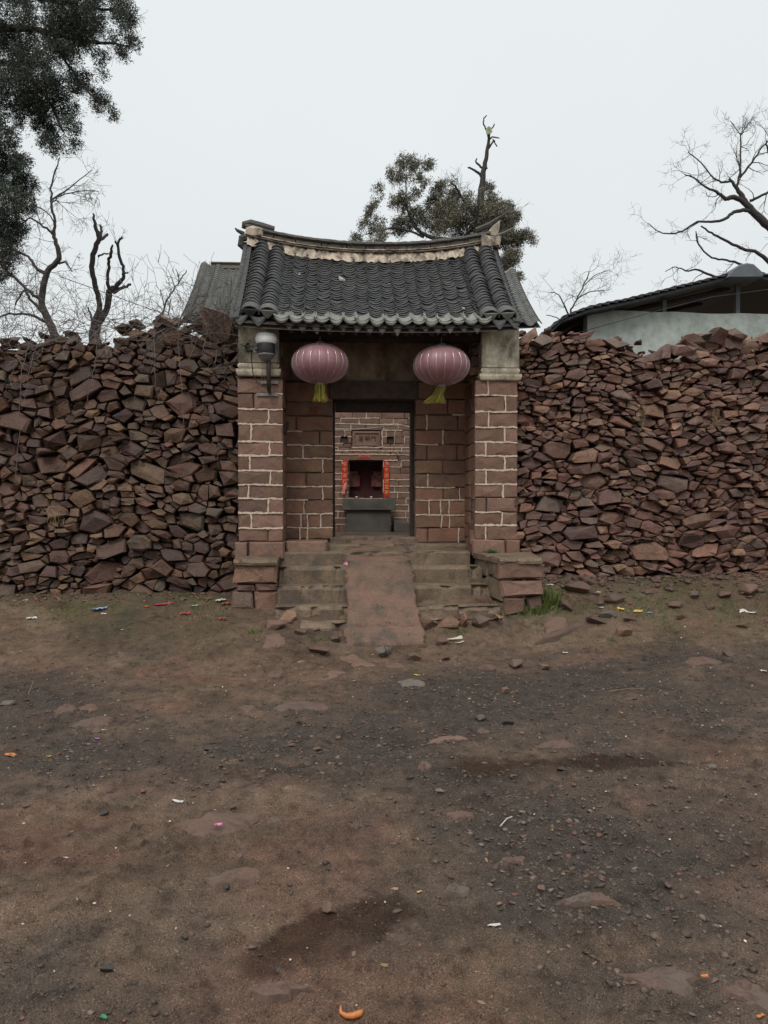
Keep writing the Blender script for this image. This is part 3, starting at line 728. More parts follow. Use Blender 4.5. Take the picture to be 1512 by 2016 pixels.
def tile_mesh(name, w, d, L, th, up=True, n=6):    # pan (up) or cover tile; local y runs up the slope, origin at its lower edge
    V = []; Fc = []
    for yy in (0, L):
        for lay in (0, 1):
            for i in range(n + 1):
                u = 2 * i / n - 1; x = u * w / 2 * (1 - 0.05 * (yy > 0)); z = d * u * u if up else d * (1 - u * u)
                V.append((x, yy, z + (th if lay == 0 else 0)))
    m = n + 1
    for i in range(n):
        Fc += [(i, i + 1, 2 * m + i + 1, 2 * m + i), (m + i + 1, m + i, 3 * m + i, 3 * m + i + 1), (m + i, m + i + 1, i + 1, i)]
    Fc += [(0, 2 * m, 3 * m, m), (n, m + n, 3 * m + n, 2 * m + n)]
    return mesh_of(name, V, Fc)
roof = MB()
V = []; Fc = []; nx = 30; ns = 14
for j in range(ns + 1):
    for i in range(nx + 1):
        V.append(rsurf(RX0 + .03 + (RX1 - RX0 - .06) * i / nx, j / ns) - Vector((0, 0, .035)))
for j in range(ns):
    for i in range(nx):
        a = j * (nx + 1) + i; Fc.append((a, a + 1, a + nx + 2, a + nx + 1))
k0 = len(V); V += [Vector(v) - Vector((0, 0, .05)) for v in V]
Fc += [tuple(reversed([i + k0 for i in f])) for f in list(Fc)]
# rear slope as the same sheet mirrored
k1 = len(V); V2 = [Vector((v[0], YR + (YR - v[1]) * .62 + .001, v[2] + (YR - v[1]) * .25)) for v in V[:k0]]; V += V2
Fc += [tuple(reversed([i + k1 for i in f])) for f in Fc[:nx * ns]]
rf = roof.add(V, Fc).obj('roof', M_WOOD, gw)
TW = 0.166
tm = [tile_mesh('pan_tile', TW * (1.0 + .03 * k), 0.031 + .003 * k, 0.17, 0.012) for k in range(3)]
cm_ = tile_mesh('cover_tile', 0.205, 0.062, 0.18, 0.015, up=False, n=7)
for m in tm + [cm_]: m.materials.append(M_TILE)
SL = (rsurf(RC, 1) - rsurf(RC, 0)).length
def s_of(d): return d / SL
roofparts = []
xF0, xF1 = -0.64, 1.70
ncol = int(round((xF1 - xF0) / 0.160)); pitch = (xF1 - xF0) / ncol
EXP = 0.064
rt = random.Random(4)
for c in range(ncol + 1):
    x = xF0 + pitch * c; off = rt.uniform(0, .02); r = 0; yawc = rt.gauss(0, .01)
    while True:
        d = 0.13 + off + r * EXP
        if d > SL - 0.04: break
        jx = rt.gauss(0, .0055) + 0.006 * math.sin(r * .5 + c); miss = rt.random() < .012
        M = rframe(x + jx, s_of(d), tilt=-0.17 + rt.gauss(0, .012), lift=0.020 + rt.uniform(0, .004) + (.008 if c % 2 else 0) - (.012 if miss else 0), yaw=yawc + rt.gauss(0, .045))
        roofparts.append((d, 'roof_tile', tm[rt.randrange(3)], M)); r += 1
for xr, xo in ((-1.0, 0), (-0.80, 0), (1.775, 0), (1.975, 0)):
    r = 0
    while True:
        d = 0.10 + r * 0.075
        if d > SL - 0.05: break
        M = rframe(xr + rt.gauss(0, .004), s_of(d), tilt=-0.17 + rt.gauss(0, .015), lift=0.050 + rt.uniform(0, .004), yaw=rt.gauss(0, .03))
        roofparts.append((d - 0.5, 'cover_tile', cm_, M)); r += 1
for xt in (-1.11, -0.90, -0.71, 1.875, 2.06):
    r = 0
    while True:
        d = 0.06 + r * 0.085
        if d > SL - 0.04: break
        M = rframe(xt, s_of(d), tilt=-0.15 + rt.gauss(0, .015), lift=-0.002, yaw=rt.gauss(0, .02))
        roofparts.append((d + 0.9, 'roof_tile', tm[0], M)); r += 1
roofparts.sort(key=lambda t: t[0])
restV = MB()
for k, (d, nm, me, M) in enumerate(roofparts):
    if k < 300: add_obj(nm, me, None, rf, M=M)
    else: restV.add([M @ v.co for v in me.vertices], [tuple(p.vertices) for p in me.polygons])
restV.obj('upper_tiles', M_TILE, rf, 'stuff')
# sideways tiles along both verges
for sx, xv in ((-1, RX0 + .01), (1, RX1 - .02)):
    mv = MB(); r = 0
    while r * .058 < SL - .05:
        s = s_of(.03 + r * .058); p = rsurf(xv, s); 
        for k in range(2):
            V = []; n = 5; zz = .05 + .0 * k
            for yy in (0, 1):
                for i in range(n + 1):
                    u = 2 * i / n - 1; V.append(p + Vector((sx * (yy * .11 - .05 - .02), u * .032 + .0, zz - .022 * u * u + .022 * u - yy * .016)))
            Fc = [(i, i + 1, n + 2 + i, n + 1 + i) for i in range(n)]
        k0 = len(V); V = V + [v - Vector((0, 0, .012)) for v in V]
        Fc = Fc + [tuple(reversed([q + k0 for q in f])) for f in Fc] + [(n + 1 + i, n + 2 + i, k0 + n + 2 + i, k0 + n + 1 + i) for i in range(n)]
        mv.add(V, Fc); r += 1
    mv.obj('verge_tiles', M_TILE, rf, 'stuff')
# eave course: pale end tiles with scalloped hanging lips
def lip_mesh(name, w, d, drop, pointed, th=0.014):
    V = []; Fc = []; n = 8
    for lay in (0, 1):
        for row in range(3):
            for i in range(n + 1):
                u = 2 * i / n - 1; top_ = d * u * u
                if pointed: low = -drop * (1 - abs(u) ** 1.25) + d * u * u * .4
                else: low = -drop * (1 - u * u) ** .8 + d * u * u * .6
                z = [top_ + .012, (top_ + low) / 2, low][row]
                V.append((u * w / 2, (th if lay else 0) - (.012 if row == 1 else 0) - .0 * row, z))
    m = n + 1; L = 3 * m
    for r_ in range(2):
        for i in range(n):
            a = r_ * m + i; Fc += [(a, a + m, a + m + 1, a + 1), (L + a, L + a + 1, L + a + m + 1, L + a + m)]
    for i in range(n): Fc += [(2 * m + i, L + 2 * m + i, L + 2 * m + i + 1, 2 * m + i + 1), (i, i + 1, L + i + 1, L + i)]
    return mesh_of(name, V, Fc)
long_t = tile_mesh('eave_tile', 0.178, 0.042, 0.2, 0.016); long_t.materials.append(M_TILE_L)
lipA = lip_mesh('eave_lip', 0.175, .042, .035, False); lipA.materials.append(M_TILE_L)
lipB = lip_mesh('drip_lip', 0.145, .036, .090, True); lipB.materials.append(M_TILE_D)
for c in range(ncol + 1):
    x = xF0 + pitch * c
    M = rframe(x + rt.gauss(0, .006), 0.0, tilt=-.10 + rt.gauss(0, .02), lift=.030 + rt.uniform(-.004, .006), yaw=rt.gauss(0, .05))
    t_ = add_obj('eave_tile', long_t, None, rf, M=M)
    add_obj('eave_tile', lipA, None, rf, M=M @ Matrix.Translation((0, -.004, .004)) @ Matrix.Rotation(-.55 + rt.gauss(0, .2), 4, 'X') @ Matrix.Rotation(rt.gauss(0, .08), 4, 'Y') @ Matrix.Diagonal((rt.uniform(.9, 1.08), 1, rt.uniform(.7, 1.35), 1)))
    for q in (0.5,):
        if c == ncol: continue
        p = rsurf(x + pitch * q, 0)
        sc_ = rt.choice([.8, .95, 1.15, 1.4])
        add_obj('drip_tile', lipB, None, rf, M=Matrix.Translation(p + Vector((rt.gauss(0, .01), .03, .005 - .01 * rt.random()))) @ Matrix.Rotation(-.25 + rt.gauss(0, .08), 4, 'X') @ Matrix.Rotation(rt.gauss(0, .07), 4, 'Y') @ Matrix.Diagonal((1, 1, sc_, 1)))
for x in (-1.11, -0.90, 1.875, 2.06):
    p = rsurf(x, 0)
    add_obj('drip_tile', lipB, None, rf, M=Matrix.Translation(p + Vector((0, .02, .03))) @ Matrix.Rotation(-.3, 4, 'X') @ Matrix.Diagonal((1.25, 1, 1.15, 1)))
M_CHIP = plain('pale_plaster_chip', (.5, .48, .43), .8, var=.2, bstr=.2)
for x in (-1.0, -0.80, 1.775, 1.975):         # round end caps of the four rolls
    M = rframe(x, s_of(.07), tilt=-.12, lift=.052)
    V = []; Fc = []; n = 10
    for yy, k in ((0, 1.0), (.13, 1.06), (.13, .95), (0, .86)):
        for i in range(n + 1):
            a = math.pi * i / n; V.append((-math.cos(a) * .112 * k, yy, math.sin(a) * .098 * k - .01))
    for r_ in range(3):
        for i in range(n): Fc.append((r_ * (n + 1) + i, (r_ + 1) * (n + 1) + i, (r_ + 1) * (n + 1) + i + 1, r_ * (n + 1) + i + 1))
    for i in range(n): Fc.append((3 * (n + 1) + i, 3 * (n + 1) + i + 1, i + 1, i))
    ec = add_obj('end_cap', mesh_of('end_cap', [M @ Vector(v) for v in V], Fc), M_TILE_D, rf)
    V = [(-.085, -.008, .045), (.085, -.008, .045), (.05, -.016, -.0), (0, -.02, -.045), (-.05, -.016, -.0), (0, -.03, .05), (-.085, .05, .05), (.085, .05, .05), (0, .04, -.02)]
    add_obj('end_cap', mesh_of('end_plaster', [M @ Vector(v) for v in V], [(0, 4, 5), (4, 3, 5), (3, 2, 5), (2, 1, 5), (0, 6, 8, 4), (1, 2, 8, 7), (4, 8, 3), (3, 8, 2), (0, 5, 6), (5, 1, 7), (5, 7, 6)]), M_TILE_L if x != -1.0 else M_TILE, rf)
# eave board, rafters
mb = MB()
V = []; Fc = []
for i in range(31):
    x = RX0 + .05 + (RX1 - RX0 - .1) * i / 30; p = rsurf(x, .02)
    V += [(x, p.y + .02, p.z - .085), (x, p.y + .02, p.z - .02), (x, p.y + .06, p.z - .02), (x, p.y + .06, p.z - .085)]
for i in range(30):
    for k in range(4): Fc.append((4 * i + k, 4 * i + 4 + k, 4 * i + 4 + (k + 1) % 4, 4 * i + (k + 1) % 4))
mb.add(V, Fc).obj('eave_board', M_WOOD, rf)
for k in range(15):
    x = XLb + .12 + (XRa - XLb - .24) * k / 14; a = rsurf(x, .04) - Vector((0, 0, .125)); b = rsurf(x, .92) - Vector((0, 0, .125))
    V, Fc = tube([a, b], .033, 7); add_obj('rafter', mesh_of('rafter', V, Fc, False), M_WOOD, rf)
# bits lying on the tiles
for (px, py, s_) in ((674, 557, .06), (692, 520, .03), (765, 523, .02), (590, 556, .018), (765, 565, .015), (912, 611, .02), (690, 512, .022)):
    s = (628 - py) / (628 - 512); x = X(px, YE + (YR - YE) * s, py)
    p = rsurf(x, s) + Vector((0, -.02, .075)); hv, hf = HULLS[rt.randrange(14)]
    V = [p + Vector((h[0] * s_, h[1] * s_ * .5, h[2] * s_ * .75)) for h in hv]
    add_obj('plaster_chip', mesh_of('plaster_chip', V, [tuple(map(int, f)) for f in hf]), M_CHIP, rf)

# ridge: layers swept along the curve
def ridge_z(x): return rsurf(x, 1).z
rid = root('_tmp', (0, 0, 0), '', ''); bpy.data.objects.remove(rid)
def sweep(prof, x0, x1, n, jy=0.0, jz=0.0, rg=rt, lift=0.0, endup=None):
    V = []; Fc = []; m = len(prof)
    for i in range(n + 1):
        x = x0 + (x1 - x0) * i / n; zb = ridge_z(x) + lift + (endup(x) if endup else 0)
        for (y, z) in prof: V.append((x, YR + y + rg.uniform(-jy, jy), zb + z + rg.uniform(-jz, jz)))
    for i in range(n):
        for k in range(m): Fc.append((i * m + k, (i + 1) * m + k, (i + 1) * m + (k + 1) % m, i * m + (k + 1) % m))
    Fc += [tuple(range(m)), tuple(reversed([n * m + k for k in range(m)]))]
    return V, [tuple(reversed(f)) for f in Fc]
rx0, rx1 = RX0 + .02, RX1 - .06
V, Fc = sweep([(-.17, -.085), (-.125, .0), (-.10, .05), (.10, .05), (.13, -.03)], rx0, rx1, 90, .016, .014); ridge = add_obj('ridge', mesh_of('ridge', V, Fc), M_RMORT, gw)
V, Fc = sweep([(-.125, .052), (-.135, .060), (-.125, .068), (.12, .068), (.12, .052)], rx0, rx1 + .05, 60, .004, .002); add_obj('ridge_molding', mesh_of('ridge_molding', V, Fc), M_RIDGE, ridge)
V, Fc = sweep([(-.075, .07), (-.075, .082), (.075, .082), (.075, .07)], rx0, rx1, 50, .004, .002); add_obj('ridge_core', mesh_of('ridge_core', V, Fc), M_COPE, ridge)
V, Fc = sweep([(-.110, .083), (-.122, .090), (-.112, .098), (.11, .098), (.11, .083)], rx0, rx1 + .04, 60, .004, .002); add_obj('ridge_molding', mesh_of('ridge_molding', V, Fc), M_RMORT, ridge)
x = rx0 + .06
while x < rx1 - .05:
    L = min(rt.uniform(.24, .34), rx1 - x)
    V, Fc = sweep([(-.075, .10), (-.078, .152), (.075, .152), (.075, .10)], x, x + L - .012, 5, .002, .001); add_obj('ridge_brick', mesh_of('ridge_brick', V, Fc), M_RIDGE, ridge); x += L
V, Fc = sweep([(-.095, .156), (-.115, .172), (-.100, .200), (-.05, .222), (.05, .222), (.1, .2), (.095, .156)], rx0 - .03, rx1 - .02, 80, .006, .004); add_obj('coping', mesh_of('coping', V, Fc), M_COPE, ridge)
# worn end blocks of the ridge
zL = ridge_z(rx0)
mb = MB()
V, Fc = outline_stone([(rx0 - .03, zL + .07), (rx0 + .05, zL + .03), (rx0 + .20, zL + .055), (rx0 + .21, zL + .15), (rx0 + .08, zL + .19), (rx0 - .02, zL + .16)], YR - .13, YR + .13, inset=.02, apex=.01, jit=.008); mb.add(V, Fc).obj('ridge_end', M_RMORT, ridge)
V, Fc = tube([(rx0 + .34, YR, zL + .175), (rx0 + .18, YR, zL + .21), (rx0 + .03, YR, zL + .245), (rx0 - .05, YR, zL + .225), (rx0 - .06, YR, zL + .185)], [.045, .058, .060, .055, .03], 8); add_obj('ridge_scroll', mesh_of('ridge_scroll', V, Fc), M_COPE, ridge)
V, Fc = tube([(rx0 + .05, YR - .05, zL + .07), (rx0 - .08, YR - .08, zL + .02), (rx0 - .09, YR - .08, zL - .06), (rx0 - .03, YR - .06, zL - .12)], [.05, .05, .045, .03], 7); add_obj('ridge_scroll', mesh_of('ridge_scroll', V, Fc), M_COPE, ridge)
V, Fc = tube([(rx0 - .05, YR - .06, zL + .09), (rx0 - .13, YR - .1, zL + .12), (rx0 - .16, YR - .1, zL + .15)], [.03, .02, .008], 6); add_obj('ridge_spur', mesh_of('ridge_spur', V, Fc), M_COPE, ridge)
zR = ridge_z(rx1)
V, Fc = outline_stone([(rx1 - .16, zR - .05), (rx1 + .10, zR - .02), (rx1 + .12, zR + .14), (rx1 - .02, zR + .12), (rx1 - .15, zR + .15)], YR - .14, YR + .13, inset=.02, apex=.015, jit=.012); add_obj('ridge_end', mesh_of('ridge_end', V, Fc), M_RMORT, ridge)
V, Fc = outline_stone([(rx1 - .10, zR + .14), (rx1 + .08, zR + .12), (rx1 + .11, zR + .25), (rx1 + .12, zR + .36), (rx1 + .03, zR + .29)], YR - .08, YR + .08, inset=.015, apex=.01, jit=.008); add_obj('ridge_end', mesh_of('ridge_end', V, Fc), M_MOLD, ridge)
V, Fc = tube([(rx1 - .2, YR, zR + .23), (rx1 - .02, YR, zR + .31), (rx1 + .10, YR, zR + .40), (rx1 + .19, YR, zR + .46)], [.04, .035, .02, .006], 6); add_obj('ridge_spur', mesh_of('ridge_spur', V, Fc), M_COPE, ridge)
V, Fc = tube([(rx1 + .02, YR - .12, zR + .11), (rx1 + .16, YR - .12, zR + .165), (rx1 + .28, YR - .12, zR + .23)], [.02, .018, .012], 6); add_obj('ridge_spur', mesh_of('ridge_spur', V, Fc), M_RIDGE, ridge)

# ------------------------------------------------------------------ steps, cheek walls, ramp
st = root('stone_steps', (0.4, -.6, .2), 'worn grey brown stone steps climbing to the gateway between two cheek walls', 'steps')
def slab(part_name, x0, x1, y0, y1, z0, z1, mat, parent, nx=14, ny=7, jz=.010, rnd_edge=.02, seed=0, x0b=None, x1b=None, kind=None, slope=0.0):
    """worn slab: gridded top and front with a rounded, chipped nose; may narrow towards the back (x0b/x1b)"""
    nx = nx * 2
    V = []; x0b = x0 if x0b is None else x0b; x1b = x1 if x1b is None else x1b
    prof = [(0, z0), (0.0, z0 + (z1 - z0) * .5), (0, z1 - rnd_edge), (rnd_edge * .9, z1 - .002)] + [((y1 - y0) * k / ny, z1) for k in range(1, ny + 1)]
    m = len(prof)
    for i in range(nx + 1):
        t = i / nx
        for k, (dy, z) in enumerate(prof):
            f = dy / (y1 - y0); x = (x0 + (x0b - x0) * f) * (1 - t) + (x1 + (x1b - x1) * f) * t
            nse = float(fbm(x * 7 + seed, dy * 9 + k * .9 + seed, seed + 5, 4)) - .5
            chip = max(0, float(fbm(x * 7.5, seed * 1.7, seed + 9, 3)) - .50) * (.22 if k in (2, 3) else .06)
            V.append((x + rnd.uniform(-.003, .003), y0 + dy + (nse * .035 + chip if k < 4 else 0), z + slope * dy + (nse * jz * 2 if k > 2 else nse * .012) - (chip * .6 if k in (2, 3) else 0)))
    Fc = [(i * m + k, (i + 1) * m + k, (i + 1) * m + k + 1, i * m + k + 1) for i in range(nx) for k in range(m - 1)]
    k0 = len(V); V += [(x0, y0, z0), (x0b, y1, z0), (x1, y0, z0), (x1b, y1, z0)]
    Fc += [tuple([k0 + 1] + [m - 1 - k for k in range(m)]), tuple([k0 + 3] + [nx * m + k for k in range(m)][::1][::-1])[::-1]]
    me = mesh_of(part_name, V, Fc, False)
    return add_obj(part_name, me, mat, parent, kind)
XS0, XS1 = X(549, -.3), X(930, 0)
# landing and sill
slab('sill', X(650, .8), X(822, .8), .70, 1.25, .8, 1.07, M_STEP, st, seed=3)
slab('landing', X(600, .4), X(925, .4), .34, .72, .8, 1.00, M_STEP, st, seed=4)
slab('landing', X(552, .0), X(925, 0), -.02, .345, .6, .935, M_STEP, st, seed=5, jz=.014)
P = rect_poly(X(563, .1), X(645, .1), Z(1093, .1), Z(1066, .1), rnd, .008); V, Fc = outline_stone(P, .06, .6, inset=.018, apex=.01, jit=.006); add_obj('block_step', mesh_of('block_step', V, Fc), M_BLK, st)
xin = lambda y: XS1 + (X(985, -.95) - XS1) * (-y / .95)      # inner face of the flaring right cheek
TR = [(-.30, .78, .945), (-.58, .585, .79), (-.86, .395, .60)]
yb = 0.0
for k, (yf, z, zp) in enumerate(TR):
    y1 = -.01 if k == 0 else TR[k - 1][0] + .02
    slab('step', XS0, X(700, yf), yf, y1, z - .3, z, M_STEP, st, seed=10 + k, jz=.012, rnd_edge=.035)
    slab('step', X(790, yf), xin(yf) + .02, yf, y1, z - .3, z, M_STEP, st, seed=20 + k, jz=.012, rnd_edge=.035, x1b=xin(y1) + .02)
slab('step', X(590, -1.2), X(690, -1.2), -1.16, -.84, .05, .26, M_STEP, st, seed=31, jz=.02, rnd_edge=.05, nx=8)
slab('step', X(826, -1.1), X(985, -1.1), -1.08, -.84, .05, .27, M_STEP, st, seed=32, jz=.02, rnd_edge=.05, nx=10)
slab('step', X(905, -.98), X(985, -.98), -.98, -.84, .25, .40, M_STEP, st, seed=33, jz=.015, rnd_edge=.04, nx=6)
def rockat(px, py, Y, w, h, d, mat, parent=None, name='stone', seed=0, rot=0.0, z=None, tiltx=0.0):
    rg = random.Random(seed * 7 + 13); c = at(px, py, Y); hv, hf = HULLS[rg.randrange(14)]
    Mx = Euler((tiltx, rot, rg.uniform(-.3, .3))).to_matrix()
    V = [c + Mx @ Vector((h_[0] * w / 2, h_[1] * d / 2, h_[2] * h / 2)) for h_ in hv]
    return mesh_of(name, V, [tuple(map(int, f)) for f in hf])
for k, (px, py, w_, h_) in enumerate([(508, 1212, .24, .16), (843, 1228, .26, .15), (882, 1226, .28, .18), (915, 1224, .10, .20), (948, 1222, .24, .15), (625, 1240, .20, .10), (975, 1218, .16, .12), (862, 1240, .12, .08), (566, 1215, .22, .20)]):
    if k == 0: continue
    add_obj('foundation_stone', rockat(px, py, -1.10 if px != 566 else -.95, w_, h_, .22, M_RUB, seed=k), M_RUB, st)
# cheek walls
def cheek(label, stones, top_, mat_top, coreb):
    r_ = root('cheek_wall', tuple(top_['loc']), label, 'cheek wall')
    MB().box(*coreb).obj('core', M_CORE, r_)
    rg = random.Random(len(label))
    for (poly, Yf, Yb, m) in stones:
        P = []
        n = len(poly)
        for i in range(n):
            a = at(poly[i][0], poly[i][1], Yf); b = at(poly[(i + 1) % n][0], poly[(i + 1) % n][1], Yf)
            k = max(1, int((b - a).length / .15))
            for q in range(k):
                p = a.lerp(b, q / k); P.append((p.x + rg.uniform(-.013, .013), p.z + rg.uniform(-.011, .011)))
        if area(P) < 0: P.reverse()
        V, Fc = outline_stone(P, Yf, Yb, inset=.022, tx=rg.gauss(0, .04), tz=rg.gauss(.05, .06), apex=rg.uniform(-.01, .012), jit=.014, rg=rg, fb=.012)
        add_obj('stone', mesh_of('stone', V, Fc), m, r_)
    slab('top_slab', top_['x0'], top_['x1'], top_['y0'], top_['y1'], top_['z0'], top_['z1'], mat_top, r_, nx=8, seed=top_['seed'], jz=.012, rnd_edge=.03, x0b=top_['x0b'], x1b=top_['x1b'])
    return r_
cy = -.60
cheek('small rough stone cheek wall at the left of the steps', [
    ([(456, 1150), (543, 1148), (543, 1112), (462, 1112)], cy, -.05, M_RUB), ([(465, 1163), (503, 1163), (500, 1151), (464, 1151)], cy, -.1, M_RUB), ([(505, 1164), (545, 1164), (545, 1150), (503, 1151)], cy, -.1, M_RUB),
    ([(452, 1200), (498, 1200), (498, 1165), (455, 1165)], cy, -.05, M_RUB), ([(502, 1203), (547, 1202), (546, 1166), (502, 1166)], cy, -.05, M_RUB),
    ([(455, 1224), (484, 1228), (490, 1204), (457, 1202)], cy, -.1, M_RUB), ([(492, 1222), (547, 1216), (548, 1203), (490, 1204)], cy + .03, -.1, M_STEP)],
    dict(loc=(X(500, cy), cy, .2), x0=X(460, cy), x1=X(546, cy), y0=cy - .03, y1=-.02, z0=Z(1113, cy, 500), z1=Z(1102, cy, 500), seed=41, x0b=X(466, 0), x1b=X(552, 0)), M_STEP,
    (X(462, cy) + .02, X(541, cy), cy + .05, -.03, .0, Z(1116, cy)))
cy = -.95
cr_ = cheek('sturdy red sandstone cheek wall at the right of the steps', [
    ([(983, 1140), (1070, 1138), (1072, 1110), (1030, 1104), (982, 1108)], cy, -.1, M_BLK), ([(991, 1175), (1072, 1172), (1068, 1143), (984, 1143)], cy, -.1, M_BLK),
    ([(990, 1212), (1036, 1208), (1035, 1177), (991, 1178)], cy, -.1, M_BLK), ([(1040, 1205), (1070, 1200), (1068, 1175), (1038, 1177)], cy + .04, -.1, M_BLK)],
    dict(loc=(X(1025, cy), cy, .3), x0=X(985, cy), x1=X(1066, cy), y0=cy - .02, y1=-.05, z0=Z(1110, cy, 1025), z1=Z(1099, cy, 1025), seed=42, x0b=XS1, x1b=X(1045, 0)), M_STEP,
    (XS1 + .25, X(1040, cy) - .05, cy + .06, -.06, .0, Z(1112, cy)))
# inner face of the flaring cheek: coarse stones
a_ = Vector((XS1 + .02, -.02, 0)); b_ = Vector((X(985, cy) + .01, cy + .02, 0)); dirv = (b_ - a_).normalized(); nrm = Vector((-1, 0, 0))
for (t0, t1, z0, z1) in ((0, .5, .66, .90), (.5, 1, .70, .90), (0, .42, .42, .65), (.42, 1, .44, .69), (.3, 1, .15, .43)):
    L = (b_ - a_).length; P = rect_poly(t0 * L + .006, t1 * L - .006, z0 + .006, z1 - .006, rnd, .008); V, Fc = outline_stone(P, 0, .3, inset=.015, apex=.01, jit=.006)
    n_ = Vector((dirv.y, -dirv.x, 0)); n_ = n_ if n_.x < 0 else -n_
    W = [a_ + dirv * v[0] - n_ * v[1] + Vector((0, 0, v[2])) for v in V]
    add_obj('stone', mesh_of('stone', W, Fc), M_STEP, cr_)
# concrete ramp over the steps
rp = root('concrete_ramp', (.3, -1.5, .1), 'rough reddish concrete ramp slab laid over the middle of the steps', 'ramp')
def ramp_slab(pts, th, seed, nx=44, ny=52, chip=.02):
    """pts: four corners (front-left, front-right, back-right, back-left)"""
    V = []; a, b, c, d = [Vector(p) for p in pts]
    for top_ in (1, 0):
        for j in range(ny + 1):
            for i in range(nx + 1):
                u, v = i / nx, j / ny; p = (a.lerp(b, u)).lerp(d.lerp(c, u), v)
                n_ = (float(fbm(p.x * 9, p.y * 9, seed, 3)) - .5) + .55 * (float(fbm(p.x * 34, p.y * 34, seed + 2, 2)) - .5)
                eu = (u - .5) * 2; edge = max(abs(eu) ** 46, abs((v - .5) * 2) ** 60)
                wob = (float(fbm(p.y * 11, seed, seed + 3, 4)) - .5) * .11 * abs(eu) ** 12 * (1 if eu > 0 else -1)
                wv = (float(fbm(p.x * 8, seed, seed + 8, 4)) - .5) * .09 * (1 - v) ** 10
                V.append((p.x + wob, p.y + wv, p.z + (n_ * .014 - edge * .018 if top_ else -th + n_ * .01)))
    m = nx + 1; K = m * (ny + 1)
    Fc = [(j * m + i, j * m + i + 1, (j + 1) * m + i + 1, (j + 1) * m + i) for j in range(ny) for i in range(nx)]
    Fc += [tuple(reversed([q + K for q in f])) for f in Fc]
    ring = [i for i in range(nx + 1)] + [j * m + nx for j in range(1, ny + 1)] + [ny * m + i for i in range(nx - 1, -1, -1)] + [j * m for j in range(ny - 1, 0, -1)]
    for q in range(len(ring)):
        p, r_ = ring[q], ring[(q + 1) % len(ring)]; Fc.append((p, K + p, K + r_, r_))
    return V, Fc
fl = gpt(680, 1279); fr = gpt(837, 1279)
yf = -1.45; A = Vector((X(679, yf), yf, .105)); B = Vector((X(838, yf), yf, .105)); mid = -1.22
tL, tR = Vector((X(686, -.28), -.28, .815)), Vector((X(806, -.28), -.28, .815))
k = (mid - yf) / (-.28 - yf)
mL, mR = A.lerp(tL, k), B.lerp(tR, k)
V, Fc = ramp_slab([mL + Vector((0, .012, .01)), mR + Vector((0, .012, .01)), tR, tL], .07, 5); add_obj('slab', mesh_of('slab', V, Fc), M_RAMP, rp)
V, Fc = ramp_slab([A, B, mR + Vector((0, -.004, 0)), mL + Vector((0, -.004, 0))], .08, 9, ny=22); add_obj('slab', mesh_of('slab', V, Fc), M_RAMP, rp)
V, Fc = ramp_slab([tL + Vector((.02, .01, .0)), tR + Vector((-.01, .01, .0)), Vector((X(800, .6), .66, 1.045)), Vector((X(690, .6), .66, 1.045))], .06, 12, ny=26); add_obj('slab', mesh_of('slab', V, Fc), M_RAMP, rp, label='upper slab reaching the door sill, paler and more worn')

# stone grains standing out of the worn concrete
r_ = np.random.RandomState(17); n = 900; u = r_.uniform(.03, .97, n)[:, None]; v = r_.uniform(.02, .98, n)[:, None]
a1, b1_, c1, d1 = [np.array(q) for q in (A, B, tR, tL)]
Pg = (a1 * (1 - u) + b1_ * u) * (1 - v) + (d1 * (1 - u) + c1 * u) * v
Sg = .007 + .014 * r_.uniform(0, 1, n) ** 3
M_AGG = stone_mat('aggregate_grains', [(.12, .075, .056), (.20, .135, .10), (.09, .06, .048), (.34, .27, .21), (.16, .10, .075)], rough=.7, var=.2, bstr=.2)
add_obj('aggregate', scatter_mesh('aggregate', Pg + np.array([0, 0, .001]), Sg, 18, .5), M_AGG, rp, 'stuff')

